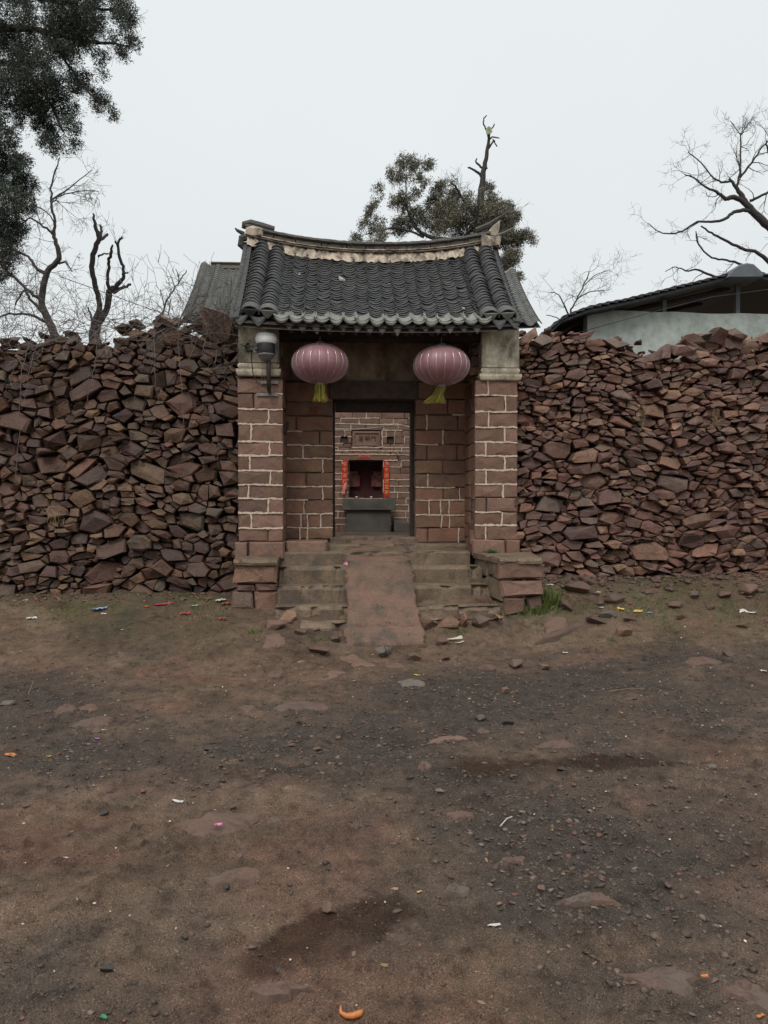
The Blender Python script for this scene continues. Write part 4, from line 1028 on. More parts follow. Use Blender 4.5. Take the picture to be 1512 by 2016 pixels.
# ------------------------------------------------------------------ lanterns
def lantern(px, py, Y, label, lean):
    c = at(px, py, Y); rx, rz = .345, .232
    t = root('paper_lantern', c, label, 'lantern', 'red lanterns hung under the gateway eave')
    nr = 20; sub = 5; nz_ = 18; V = []; Fc = []; n = nr * sub
    for j in range(nz_ + 1):
        ph = math.pi * j / nz_; zz = math.cos(ph) * rz; rr0 = math.sin(ph) ** .86 * rx
        rr0 = max(rr0, .055)
        for i in range(n):
            a = 2 * math.pi * i / n; q = (i % sub) / sub; sc_ = 1 - .030 * (1 - math.sin(math.pi * q)) * math.sin(ph)
            V.append((c.x + rr0 * sc_ * math.cos(a), c.y + rr0 * sc_ * math.sin(a), c.z + zz))
    for j in range(nz_):
        for i in range(n):
            i2 = (i + 1) % n; Fc.append((j * n + i2, j * n + i, (j + 1) * n + i, (j + 1) * n + i2))
    add_obj('shade', mesh_of('shade', V, Fc, True), M_SILK, t)
    for k in range(nr):
        a = 2 * math.pi * k / nr; pts = []
        for j in range(1, 14):
            ph = math.pi * j / 14; rr0 = max(math.sin(ph) ** .86 * rx * .978, .055); pts.append((c.x + rr0 * math.cos(a), c.y + rr0 * math.sin(a), c.z + math.cos(ph) * rz * 1.0))
        V, Fc = tube(pts, .0033, 4); add_obj('rib', mesh_of('rib', V, Fc, True), M_WIRE, t)
    V, Fc = lathe([(.062, rz - .02), (.066, rz), (.062, rz + .012), (.05, rz + .014), (.048, rz + .028), (.03, rz + .03)], 16, c); add_obj('top_cap', mesh_of('top_cap', V, Fc), M_GREYM, t)
    V, Fc = tube([c + Vector((0, 0, rz + .02)), Vector((c.x, c.y, ZE - .06))], .004, 5); add_obj('cord', mesh_of('cord', V, Fc), M_ROPE, t)
    V, Fc = lathe([(.05, -rz - .03), (.06, -rz - .02), (.062, -rz), (.058, -rz + .015)], 16, c); add_obj('bottom_cap', mesh_of('bottom_cap', V, Fc), M_GREYM, t)
    mb = MB(); rg = random.Random(int(px))
    for k in range(170):
        a = rg.uniform(0, 6.283); r0 = .058 * rg.uniform(.3, 1) ** .5; r1 = r0 * rg.uniform(1.0, 1.5); L = .20 * rg.uniform(.86, 1.05)
        p0 = c + Vector((r0 * math.cos(a), r0 * math.sin(a), -rz - .02)); p1 = p0 + Vector((lean * .45 + rg.gauss(0, .003), 0, -L * .5)); p2 = p0 + Vector((lean + (r1 - r0) * math.cos(a) * 1.6 + rg.gauss(0, .006) + lean * .5 * math.cos(a - math.pi), (r1 - r0) * math.sin(a), -L))
        mb.tube([p0, p1, p2], [.0036, .0034, .0028], 3)
    mb.obj('tassel', M_TASS, t)
lantern(630, 716, -.02, 'faded pink lantern hanging over the left side of the doorway, tassel straight', .0)
lantern(869, 720, -.02, 'faded pink lantern hanging over the right side of the doorway, tassel blown askew', -.085)

# lamp on the left pillar
lb = at(524, 690, -.17); lp = root('yard_lamp', (lb.x, 0, lb.z), 'white capped yard lamp with dark body bolted to the left gate pillar', 'lamp')
cx_, cy_ = lb.x, -.17
V, Fc = lathe([(.094, Z(681.5, -.17)), (.112, Z(678, -.17)), (.124, Z(673, -.17)), (.127, Z(668.5, -.17)), (.127, Z(667.8, -.17)), (.121, Z(667.5, -.17)), (.118, Z(663.5, -.17)), (.10, Z(660, -.17)), (.06, Z(657.5, -.17)), (.01, Z(656.8, -.17))], 24, (cx_, cy_, 0)); add_obj('dome', mesh_of('dome', V, Fc, True), M_WHITE, lp)
V, Fc = lathe([(.098, Z(701, -.17)), (.104, Z(699, -.17)), (.104, Z(680, -.17)), (.098, Z(678, -.17))], 24, (cx_, cy_, 0)); add_obj('housing', mesh_of('housing', V, Fc, True), M_BLACK, lp)
V, Fc = lathe([(.030, Z(714, -.17)), (.055, Z(711, -.17)), (.095, Z(703, -.17)), (.107, Z(700, -.17))], 24, (cx_, cy_, 0)); add_obj('neck', mesh_of('neck', V, Fc, True), M_GREYM, lp)
xp = X(529, -.15)
V, Fc = tube([(cx_ + .03, -.16, Z(712, -.16)), (xp, -.15, Z(725, -.15)), (xp + .005, -.14, Z(770, -.14))], .026, 12); add_obj('post', mesh_of('post', V, Fc, True), M_IRON, lp)
V, Fc = tube([(xp + .005, -.14, Z(768, -.14)), (xp + .005, -.10, Z(773, -.1)), (xp + .005, -.02, Z(776, 0))], .02, 8); add_obj('elbow', mesh_of('elbow', V, Fc, True), M_IRON, lp)
br = MB().box(X(506, 0), X(548, 0), -.030, -.008, Z(782, 0), Z(776, 0)); brk = br.obj('bracket', M_GREYM, lp)
MB().box(X(515, 0), X(548, 0), -.035, -.008, Z(758, 0), Z(753, 0)).obj('bracket', M_GREYM, lp)
V, Fc = tube([(cx_ - .10, -.17, Z(682, -.17)), (cx_ - .15, -.15, Z(680, -.15)), (cx_ - .17, -.13, Z(688, -.13)), (cx_ - .12, -.17, Z(697, -.17))], .012, 6); add_obj('clamp', mesh_of('clamp', V, Fc), M_GREYM, lp)
V, Fc = tube([(cx_ - .10, -.10, Z(692, -.1)), (cx_ - .24, -.05, Z(694, -.05)), (cx_ - .26, -.045, Z(684, -.05)), (cx_ - .22, -.04, Z(678, -.05))], .010, 6); add_obj('cable', mesh_of('cable', V, Fc), M_BLACK, lp)
pts = [(495, 690), (495, 710), (498, 735), (505, 752), (515, 760), (524, 763)]
V, Fc = tube([tuple(at(a, b, -.06)) for a, b in pts], .006, 5); add_obj('cable', mesh_of('cable', V, Fc), M_BLACK, lp)
V, Fc = tube([tuple(at(a, b, -.06)) for a, b in [(472, 678), (482, 681), (495, 683), (508, 681)]], .0035, 5); add_obj('cable', mesh_of('cable', V, Fc), M_BLACK, lp)
V, Fc = tube([tuple(at(a, b, -.05)) for a, b in [(547, 680), (548, 705), (546, 718)]], .004, 5); add_obj('cable', mesh_of('cable', V, Fc), M_BLACK, lp)
V, Fc = tube([(cx_ + .115, -.14, Z(677, -.14)), (cx_ + .125, -.12, Z(690, -.12)), (cx_ + .11, -.13, Z(700, -.13))], .008, 6); add_obj('clamp', mesh_of('clamp', V, Fc), M_GREYM, lp)
# orange paper scrap on the recess wall
def sheet(name, P4, mat, label, cat, fold=.01, seed=0, n=4, parent=None, th=.0015):
    rg = random.Random(seed); a, b, c, d = [Vector(p) for p in P4]; nn = (b - a).cross(d - a).normalized(); V = []; m = n + 1
    for j in range(m):
        for i in range(m):
            p = a.lerp(b, i / n).lerp(d.lerp(c, i / n), j / n); V.append(p + nn * rg.uniform(-fold, fold) * .5)
    V += [v - nn * th for v in V]
    K = m * m; Fc = [(j * m + i, j * m + i + 1, (j + 1) * m + i + 1, (j + 1) * m + i) for j in range(n) for i in range(n)]
    Fc += [tuple(reversed([q + K for q in f])) for f in list(Fc)]
    o = add_obj(name, mesh_of(name, V, Fc), mat, parent)
    if label: tag(o, label, cat)
    return o
M_ORANGE = plain('orange_paper', (.16, .050, .022), .7, var=.4, scale=60, bstr=.1)
o = sheet('paper_scrap', [at(609, 815, P1 - .015), at(624, 816, P1 - .015), at(627, 800, P1 - .015), at(610, 801, P1 - .015)], M_ORANGE, 'torn orange red paper stuck to the wall below the left lantern', 'paper', fold=.008)

# ------------------------------------------------------------------ hall behind, its niche shrine
YH = 5.6; KH = (YH + 9.2) / 12.5
hall = root('hall', (.6, YH, 1.06), 'stone hall with grey tiled roof behind the gateway, a small niche in its wall', 'building')
n0, n1, nz0, nz1 = X(686, YH), X(755, YH), Z(981, YH), Z(906, YH)
hw = MB()
HXL, HXR = X(362, YH) + .25, X(1050, YH) - .1
for b_ in ((HXL, n0, 0, 0), ):
    hw.box(HXL, n0, YH + .03, YH + 3, .9, 4.35).box(n1, HXR, YH + .03, YH + 3, .9, 4.35).box(n0, n1, YH + .03, YH + 3, nz1, 4.35).box(n0, n1, YH + .03, YH + 3, .9, nz0).box(n0, n1, YH + .5, YH + 3, nz0, nz1)
wall = hw.obj('wall', M_JOINT, hall)
rg = random.Random(9); mb = MB(); hx0, hx1 = X(560, YH), X(900, YH)
plx0, plx1, plz0, plz1 = X(692, YH), X(752, YH), Z(881, YH), Z(847, YH)
hl = (X(671, YH), X(684.5, YH), Z(873.5, YH), Z(860, YH)); hr_ = (X(763, YH), X(775, YH), Z(873.5, YH), Z(860, YH))
HROWS = [705, 718, 731, 744, 757, 770, 783, 796, 810, 823.6, 835, 847, 860, 873.5, 881, 888, 895, 906.5, 919.5, 932, 944.5, 957, 969.5, 981.5, 994, 1006.5, 1019.5, 1032, 1046]
for i in range(len(HROWS) - 1):
    ya, yb_ = HROWS[i], HROWS[i + 1]; yc = (ya + yb_) / 2; z1, z0 = Z(ya, YH), Z(yb_, YH)
    holes = []
    if 847 < yc < 881: holes.append((plx0, plx1))
    if 860 < yc < 873.5: holes += [hl[:2], hr_[:2]]
    if 881 < yc < 888: holes.append((X(690.5, YH), X(748.5, YH)))
    if 888 < yc < 906.5: holes.append((X(656, YH), X(783, YH)))
    if 906.5 < yc < 981: holes.append((n0, n1))
    xs = [hx0]
    while xs[-1] < hx1: xs.append(xs[-1] + rg.uniform(.26, .50))
    for a, b in [(xs[k], min(xs[k + 1], hx1)) for k in range(len(xs) - 1)]:
        pieces = [(a, b)]
        for h0, h1 in holes:
            np_ = []
            for p, q in pieces:
                if q <= h0 or p >= h1: np_.append((p, q)); continue
                if p < h0 - .02: np_.append((p, h0))
                if q > h1 + .02: np_.append((h1, q))
            pieces = np_
        for p, q in pieces:
            P = rect_poly(p + .004, q - .004, z0 + .004, z1 - .004, rg, .003, .3)
            V, Fc = outline_stone(P, YH + rg.uniform(-.006, .006), YH + .04, inset=.006, apex=rg.uniform(0, .006), rg=rg, fb=.004)
            add_obj('stone_block', mesh_of('stone_block', V, Fc), M_BLK, wall)
            if rg.random() < .45: ribbon(mb, (p, z0), (p, z1), .016, YH - .006, rg)
            if rg.random() < .68: ribbon(mb, (p, z1), (q, z1), .019, YH - .006, rg)
# lintel of the niche, string course, plaque
def hblock(nm, pa, pb, ya, yb_, dy=.0, mat=M_BLK, **k):
    P = rect_poly(X(pa, YH), X(pb, YH), Z(yb_, YH), Z(ya, YH), rg, .002, .3); V, Fc = outline_stone(P, YH + dy, YH + .06, inset=.006, rg=rg, fb=.004)
    return add_obj(nm, mesh_of(nm, V, Fc), mat, wall, **k)
hblock('niche_lintel', 656, 782, 895, 906, -.012, M_BLK_DARK)
for a, b in ((656, 673), (674, 695), (696, 742), (743, 768), (769, 783)): hblock('string_stone', a + .5, b - .2, 888, 894.3, -.014, M_BLK_DARK)
hblock('ledge', 691, 748, 881.5, 887, -.02, M_BLK_DARK)
for p, q in (((656, 887.3), (786, 888)), ((656, 894.7), (780, 895)), ((692, 881), (752, 880.5)), ((752.5, 848), (753, 880)), ((656, 907), (674, 907)), ((756, 907), (783, 906.5)), ((674, 907), (674, 914))):
    a = at(p[0], p[1], YH); b = at(q[0], q[1], YH); ribbon(mb, (a.x, a.z), (b.x, b.z), .024, YH - .02, rg)
mb.obj('mortar', M_MORT, wall, 'stuff')
pq = hblock('plaque', 694, 750, 849, 880.5, -.008, M_BLK)
fr_ = MB()
for a, b, c, d in ((697, 748, 851, 853.2), (697, 748, 875.5, 877.7), (697, 699, 853.2, 875.5), (746, 748, 853.2, 875.5)):
    fr_.box(X(a, YH), X(b, YH), YH - .028, YH - .010, Z(d, YH), Z(c, YH))
fr_.obj('plaque_frame', M_BLK, wall)
M_INK = plain('worn_ink', (.030, .022, .018), .8, var=.3, bstr=0)
def text(s, px, py, Y, size, mat, parent, vertical=False, dy=0.0, name='lettering'):
    cu = bpy.data.curves.new(name, 'FONT'); cu.body = s; cu.size = size; cu.extrude = .0008; cu.align_x = 'CENTER'; cu.align_y = 'CENTER'; cu.resolution_u = 1
    o = bpy.data.objects.new(name, cu); sc.collection.objects.link(o)
    bpy.context.view_layer.update(); dg = bpy.context.evaluated_depsgraph_get(); me = bpy.data.meshes.new_from_object(o.evaluated_get(dg)); bpy.data.objects.remove(o)
    c = at(px, py, Y); Mx = Matrix.Translation((c.x, Y + dy, c.z)) @ Matrix.Rotation(math.pi / 2, 4, 'X')
    me.transform(Mx); me.materials.clear()
    return add_obj(name, me, mat, parent)
for k, ch in enumerate('呈明門'): text(ch, 711 + k * 12, 864, YH, .088 * KH, M_INK, wall, dy=-.019, name='carved_character')
# vent holes: set back boxes, their inner shade painted near black
for h in (hl, hr_):
    x0, x1, z0, z1 = h
    MB().add([(x0, YH - .008, z0), (x1, YH - .008, z0), (x1, YH - .008, z1), (x0, YH - .008, z1), (x0, YH + .28, z0), (x1, YH + .28, z0), (x1, YH + .28, z1), (x0, YH + .28, z1)],
             [(4, 5, 6, 7), (0, 4, 7, 3), (5, 1, 2, 6), (3, 7, 6, 2), (0, 1, 5, 4)]).obj('vent_hole', M_CORE, wall)
# niche lining and what stands in it
M_PIC = plain('old_print', (.30, .15, .09), .6, scale=14, bstr=0, col2=(.14, .06, .05))
M_LIN = plain('dark_red_lining', (.11, .038, .034), .8, var=.4, scale=9, bstr=.2)  # patchy dark maroon
M_MAROON = plain('maroon_ribbon', (.34, .05, .08), .6, var=.3, bstr=0)
MB().box(n0 + .005, n0 + .02, YH + .04, YH + .49, nz0, nz1).box(n1 - .02, n1 - .005, YH + .04, YH + .49, nz0, nz1).box(n0 + .02, n1 - .02, YH + .45, YH + .485, nz0, nz1).box(n0 + .005, n1 - .005, YH + .04, YH + .49, nz1 - .02, nz1 - .002).obj('niche_lining', M_LIN, wall)
for a, b, nm in ((688, 704, 'left'), (735, 752, 'right')):
    o = MB().box(X(a, YH + .38), X(b, YH + .38), YH + .37, YH + .38, Z(958, YH + .38), Z(928, YH + .38)).obj('votive_picture', M_PIC)
    tag(o, 'dim brown votive picture standing in the %s half of the wall niche' % nm, 'picture', 'votive pictures in the niche')
    o = MB().box(X(b if nm == 'left' else a - 4, YH + .36), X(b + 4 if nm == 'left' else a, YH + .36), YH + .355, YH + .366, Z(957, YH + .36), Z(936, YH + .36)).obj('ribbon', M_MAROON)
    tag(o, 'maroon ribbon hanging beside the %s votive picture in the niche' % nm, 'ribbon', 'ribbons in the niche')
M_CUP = plain('pink_cup', (.75, .45, .5), .35, var=.1, bstr=0)
for px, nm in ((702, 'left'), (731, 'right')):
    c = at(px, 980, YH + .04); V, Fc = lathe([(.012, nz0), (.022, nz0 + .012), (.026, nz0 + .035), (.023, nz0 + .036), (.018, nz0 + .015)], 12, (c.x, YH + .05, 0)); o = add_obj('offering_cup', mesh_of('offering_cup', V, Fc, True), M_CUP)
    tag(o, 'small pink offering cup at the niche mouth, the %s one of the two' % nm, 'cup', 'offering cups')
# couplets and banner
def couplet(pa, pb, ya, yb_, chars, label, curl):
    t = root('couplet_strip', at((pa + pb) / 2, yb_, YH - .01), label, 'paper strip', 'red couplet papers round the niche')
    n = 14; V = []; Fc = []
    for i in range(n + 1):
        f = i / n; y_ = ya + (yb_ - ya) * f
        c0 = at(pa, y_, YH); c1 = at(pb - (5 * max(0, f - .62) / .38 if curl == 'low' else 0), y_, YH)
        dz = YH - .012 - (.06 * max(0, f - .6) ** 1.2 if curl == 'low' else 0)
        x1 = c1.x - (0.03 * max(0, .12 - f) / .12 if curl == 'top' else 0)
        V += [(c0.x, dz - .0, c0.z), (x1, dz - .006, c1.z)]
    Fc = [(2 * i + 1, 2 * i, 2 * i + 2, 2 * i + 3) for i in range(n)]
    V2 = V + [(v[0], v[1] + .002, v[2]) for v in V]; Fc = Fc + [tuple(reversed([q + len(V) for q in f])) for f in Fc]
    add_obj('paper', mesh_of('paper', V2, Fc), M_RED, t)
    if curl == 'low': sheet('torn_end', [at(pa - 1, 971, YH - .05), at(pb - 6, 973, YH - .06), at(pb - 1, 950, YH - .07), at(pa + 4, 952, YH - .04)], M_RED2, None, None, fold=.02, parent=t, seed=3)
    else: sheet('folded_corner', [at(pa + 5, 914, YH - .03), at(pb, 915.5, YH - .03), at(pb - .5, 912.5, YH - .03), at(pa + 3.5, 908, YH - .03)], M_RED2, None, None, fold=.004, parent=t, seed=4)
    m = len(chars)
    for k, ch in enumerate(chars):
        f = (k + .75) / (m + .5); text(ch, (pa + pb) / 2, ya + (yb_ - ya) * f, YH, .076 * KH, M_GOLD, t, dy=-.026 - (.06 * max(0, f - .6) ** 1.2 if curl == 'low' else 0), name='character')
couplet(673, 684, 906, 968, '车千波万山', 'red couplet strip left of the niche, its lower end torn and curling', 'low')
couplet(755.5, 766.5, 907, 978, '三千达流显家', 'red couplet strip right of the niche with folded upper corner', 'top')
bn = sheet('couplet_banner', [at(708, 902, YH - .016), at(727, 902, YH - .016), at(727, 894.8, YH - .016), at(708, 894.8, YH - .016)], M_RED, 'small red paper banner on the lintel over the niche', 'paper banner', fold=.003)
text('出入平安', 717.5, 898.6, YH, .050 * KH, M_PINKINK, bn, dy=-.024)
# hall roof
HE, HR = YH - .35, YH + 1.9
hz0, hz1 = Z(641, HE, 380), Z(531, HR, 430)
hxl, hxr = X(357, HE), X(1064, HE)
def hs(x, s): return Vector((x, HE + (HR - HE) * s, hz0 + (hz1 - hz0) * (.8 * s + .2 * s * s) + .05 * abs((x - (hxl + hxr) / 2) / 2.9) ** 3))
V = []; Fc = []; n = 20
for j in range(9):
    for i in range(n + 1): V.append(hs(hxl + (hxr - hxl) * i / n, j / 8) - Vector((0, 0, .03)))
for j in range(8):
    for i in range(n): a = j * (n + 1) + i; Fc.append((a, a + 1, a + n + 2, a + n + 1))
k0 = len(V); V += [Vector((v[0], 2 * HR - v[1] + .002, v[2])) for v in V]; Fc += [tuple(reversed([q + k0 for q in f])) for f in list(Fc)]
hroof = MB().add(V, Fc).obj('roof', M_HTILE, hall)
mt = MB(); cols = int((hxr - hxl) / .155); ht = tile_mesh('x', .165, .038, .13, .012); hc = tile_mesh('x', .16, .055, .13, .014, up=False, n=5)
hv = [v.co.copy() for v in ht.vertices]; hf_ = [tuple(p.vertices) for p in ht.polygons]; cv = [v.co.copy() for v in hc.vertices]; cf = [tuple(p.vertices) for p in hc.polygons]
LH = (hs(.5, 1) - hs(.5, 0)).length
for c in range(cols + 1):
    x = hxl + .06 + c * (hxr - hxl - .12) / cols
    if hxl + .95 < x < hxr - .85 and False: continue
    edge = c in (0, 2, cols, cols - 2)
    r = 0
    while r * .085 < LH - .05:
        s = r * .085 / LH; t_ = (hs(x, s + .02) - hs(x, s)).normalized(); n_ = Vector((1, 0, 0)).cross(t_)
        Mx = Matrix.Translation(hs(x, s) + n_ * (.04 if edge else .012)) @ Matrix((Vector((1, 0, 0)), t_, n_)).transposed().to_4x4() @ Matrix.Rotation(-.14 + rt.gauss(0, .01), 4, 'X')
        mt.add([Mx @ v for v in (cv if edge else hv)], cf if edge else hf_); r += 1
mt.obj('roof_tiles', M_HTILE, hroof, 'stuff')
x = X(418, HR); hb = 0
M_HR = stone_mat('hall_ridge', [(.17, .15, .115), (.22, .19, .14), (.14, .13, .11)], rough=.85, var=.4, sc1=8, bstr=.5)
for (y0, h0, h1) in ((.12, 0, .06), (.08, .062, .11), (.12, .112, .135)):
    MB().box(x, hxr - .55, HR - y0, HR + y0, hz1 + h0 + .0, hz1 + h1).obj('ridge_course', M_HR, hroof)

# rope lines in the courtyard
def rope(pts, Y, r, label, name='rope', cat='rope', mat=M_ROPE, grp=None):
    P = [at(a, b, Y) for a, b in pts]; V, Fc = tube(P, r, 6); o = add_obj(name, mesh_of(name, V, Fc, True), mat); return tag(o, label, cat, grp)
rope([(560, 833), (655, 834), (730, 836.5), (789, 837.5)], 3.2, .008, 'upper pale line strung across the courtyard behind the doorway')
rope([(560, 848), (655, 844), (700, 845.5), (735, 843), (760, 839.5), (789, 836), (815, 843.5), (900, 862)], 3.22, .009, 'lower sagging pale line, tied up near the right of the doorway')
rope([(781, 839), (777, 855), (776, 875), (775, 887)], 3.24, .007, 'short rope end hanging down from the knot in the courtyard')
rope([(815, 862), (800, 869), (785, 873)], 2.7, .006, 'thin slack cord by the right jamb of the doorway')
# stone offering table in front of the niche
ot = root('offering_table', (X(726, YH), YH - .5, .96), 'grey stone offering table below the niche, slab on a block', 'stone table')
YT = YH - .60
P = rect_poly(X(674, YT), X(779, YT), Z(1004, YT), Z(981, YT), rnd, .005, .2); V, Fc = outline_stone(P, YT, YH - .02, inset=.01, jit=.003); o = add_obj('table_slab', mesh_of('table_slab', V, Fc), M_SLATE, ot)
zt_ = Z(981, YT); MB().box(X(674, YT) + .01, X(779, YT) - .01, YT + .015, YH - .02, zt_ - .1, zt_ - .004).obj('slab_top', M_SLATE, ot)
YB = YH - .54
MB().box(X(682, YB), X(769, YB), YB, YH - .01, .93, Z(1005, YB)).obj('base_block', M_SLATE, ot)
q0, q1 = X(776, YH - .6), X(850, YH - .6)
o = MB().add([(q0, YH - .6, .97), (q1, YH - .8, .96), (q1, YH - .1, .96), (q0, YH - .1, .97), (q0, YH - .6, 1.17), (q1, YH - .8, 1.04), (q1, YH - .1, 1.08), (q0, YH - .1, 1.20)], [(0, 3, 2, 1), (4, 5, 6, 7), (0, 1, 5, 4), (1, 2, 6, 5), (2, 3, 7, 6), (3, 0, 4, 7)]).obj('stone_slab', M_SLATE)
tag(o, 'tilted grey stone slab on the courtyard floor right of the offering table', 'stone slab')

# ------------------------------------------------------------------ shed at the right
YS = 4.6
sh = root('shed', (X(1400, YS), YS, 1.06), 'shed with grey green rendered wall and dark tiled gable roof', 'building')
sx0, sx1 = X(1155, YS), X(1700, YS) + 2.4
zt0 = Z(611, YS, 1155); zt1 = Z(619, YS, 1512)
V = []; n = 24
mbw = MB(); xs = [sx0 + (sx1 - sx0) * i / n for i in range(n + 1)]
for i, x in enumerate(xs):
    z = zt0 + (zt1 - zt0) * min(1.2, (x - sx0) / (X(1512, YS) - sx0)) + rnd.uniform(-.012, .012)
    V += [(x, YS, .9), (x, YS, z), (x, YS + .24, z), (x, YS + .24, .9)]
Fc = [(4 * i + k, 4 * i + k + 1, 4 * i + k + 5, 4 * i + k + 4) for i in range(n) for k in range(3)]; Fc = [tuple(reversed(f)) for f in Fc] + [(0, 1, 2, 3), tuple(4 * n + k for k in (3, 2, 1, 0))]
mbw.add(V, Fc).obj('wall', M_SHED, sh)
MB().box(sx0 + .01, sx0 + .24, YS + .25, YS + 5, .9, zt0 - .1).obj('inner_wall', M_WOOD, sh)
SP = [at(a, b, YS - .3) for a, b in ((1078, 652), (1104, 627), (1155, 607), (1250, 587), (1350, 562), (1469, 532))]
srx, srz, sex, sez = SP[-1].x, SP[-1].z, SP[0].x, SP[0].z
def sroof(f):
    x = sex + (srx - sex) * min(1, f); return x, float(np.interp(x, [p.x for p in SP], [p.z for p in SP]))
def roofside(sgn):
    ncs = 24
    for k in range(ncs):
        xa_, za = sroof(k / ncs); xb_, zb_ = sroof((k + 1.25) / ncs)
        if sgn > 0: xa_ = 2 * srx - xa_; xb_ = 2 * srx - xb_
        za += .03 + rt.uniform(-.006, .006)
        V = []; m = 27
        for i in range(m):
            y = YS - .38 + (5.5) * i / (m - 1); r_ = .022 * abs(math.sin(i * 1.57))
            V += [(xa_, y, za + r_), (xb_, y, zb_ + r_ * .6), (xb_, y, zb_ - .03), (xa_, y, za - .022 + r_)]
        Fc = [(4 * i + q, 4 * i + 4 + q, 4 * i + 4 + (q + 1) % 4, 4 * i + (q + 1) % 4) for i in range(m - 1) for q in range(4)] + [(0, 1, 2, 3), tuple(4 * (m - 1) + q for q in (3, 2, 1, 0))]
        add_obj('tile_course', mesh_of('tile_course', V, Fc), M_STILE, shr)
M_STILE = stone_mat('shed_tile', [(.038, .040, .044), (.050, .052, .055), (.030, .032, .036)], rough=.75, var=.3, sc1=6, bstr=.3)
V = []; prf = [(p.x, p.z) for p in SP]; prf += [(2 * srx - x, z) for x, z in prf[-2::-1]]; nq = len(prf)
for x, z in prf: V += [(x, YS - .34, z - .035), (x, YS + 5.1, z - .035), (x, YS + 5.1, z - .085), (x, YS - .34, z - .085)]
Fc = [(4 * i + q, 4 * i + 4 + q, 4 * i + 4 + (q + 1) % 4, 4 * i + (q + 1) % 4) for i in range(nq - 1) for q in range(4)] + [(0, 1, 2, 3), tuple(4 * (nq - 1) + q for q in (3, 2, 1, 0))]
shr = MB().add(V, Fc).obj('roof', M_BLACK, sh)
roofside(-1); roofside(1)
M_CAPG = plain('grey_cement', (.12, .135, .15), .8, var=.2, scale=8, bstr=.3)
P = [at(a, b, YS - .42) for a, b in ((1432, 546), (1500, 546), (1505, 540), (1484, 520), (1470, 518), (1456, 521), (1440, 532), (1434, 541))]
V, Fc = outline_stone([(p.x, p.z) for p in P], YS - .44, YS + 5.1, inset=.02, fb=.01); add_obj('ridge_cap', mesh_of('ridge_cap', V, Fc), M_CAPG, shr)
for px, ya, yb_ in ((1306, 580, 614), (1450, 545, 618)):
    a = X(px - 4, YS + .05); V = MB().box(a, a + .075, YS + .04, YS + .115, Z(yb_, YS) - .02, Z(ya, YS)).obj('post', M_CAPG, sh)
# rafters under shed roof
for k in range(5):
    V, Fc = tube([(srx, YS + .3 + k * 1.1, srz - .16), (SP[2].x, YS + .3 + k * 1.1, SP[2].z - .13), (sex + .1, YS + .3 + k * 1.1, sez - .11)], .04, 6); add_obj('rafter', mesh_of('rafter', V, Fc), M_WOOD, shr)
rope([(1120, 660), (1300, 610), (1400, 585), (1512, 570), (1700, 545)], YS - .6, .006, 'thin dark cable slanting in front of the shed gable', 'cable', 'cable', M_BLACK)

# ------------------------------------------------------------------ trees
def wander(mb, p, d, L, r, depth, rg, droop=0.0, kids=(3, 5), spread=.8, shrink=.62, flat=.5):
    n = max(4, int(L / .07) if L > .3 else 5); pts = [p.copy()]; rad = [r]; q = p.copy(); dd = d.copy()
    for i in range(n):
        dd = (dd + Vector((rg.gauss(0, .27), rg.gauss(0, .2), rg.gauss(0.02, .27) - droop)) * .8).normalized()
        q = q + dd * (L / n); pts.append(q.copy()); rad.append(max(.0022, r * (1 - .75 * (i + 1) / n)))
    mb.tube(pts, rad, 5 if r > .02 else 3, False)
    if depth > 0:
        for k in range(rg.randint(*kids)):
            i = rg.randint(1, n); t = rg.uniform(.25, 1); i = max(1, int(t * n))
            b = (pts[i] - pts[i - 1]).normalized(); s = Vector((rg.gauss(0, 1), rg.gauss(0, flat), rg.gauss(0.15, 1)))
            s = (s - b * s.dot(b)).normalized()
            wander(mb, pts[i], (b * rg.uniform(.5, 1) + s * spread).normalized(), L * shrink * rg.uniform(.6, 1.15), max(.003, rad[i] * .62), depth - 1, rg, droop, kids, spread, shrink, flat)
def limbs(mb, paths, Y, rg, sc_px, dy=.35, n=7):
    """paths: lists of (px, py, width_px[, depth offset]); returns points along them for twigs"""
    outp = []
    for path in paths:
        yy = rg.uniform(-dy, dy) if path is not paths[0] else 0
        pts = []; rad = []
        for k, e_ in enumerate(path):
            f = k / max(1, len(path) - 1); p = at(e_[0], e_[1], Y + yy * f); pts.append(p); rad.append(e_[2] / 2 / F * (Y + 9.2))
        # smooth subdivision
        P2 = []; R2 = []
        for i in range(len(pts) - 1):
            a = pts[max(0, i - 1)]; b = pts[i]; c = pts[i + 1]; d = pts[min(len(pts) - 1, i + 2)]
            for q in range(4):
                t = q / 4; P2.append(.5 * ((2 * b) + (c - a) * t + (2 * a - 5 * b + 4 * c - d) * t * t + (3 * b - a - 3 * c + d) * t ** 3) + Vector((rg.gauss(0, .008), 0, rg.gauss(0, .008)))); R2.append(rad[i] + (rad[i + 1] - rad[i]) * t)
        P2.append(pts[-1]); R2.append(rad[-1])
        mb.tube(P2, R2, n); outp.append((P2, R2))
    return outp
def twigs(mb, lp_, count, L, rg, depth=2, droop=0.0, start=.2, r=.007, up=.2, spread=.8, kids=(3, 5), flat=.5):
    for k in range(count):
        P2, R2 = rg.choice(lp_); i = rg.randint(int(len(P2) * start), len(P2) - 1); b = (P2[i] - P2[max(0, i - 1)])
        b = b.normalized() if b.length > 0 else Vector((0, 0, 1))
        s = Vector((rg.gauss(0, 1), rg.gauss(0, flat), rg.gauss(up, 1))); d = (b * .7 + s.normalized() * 1.0).normalized()
        wander(mb, P2[i], d, L * rg.uniform(.5, 1.2), min(r, R2[i] * .6), depth, rg, droop, kids, spread, .6, flat)
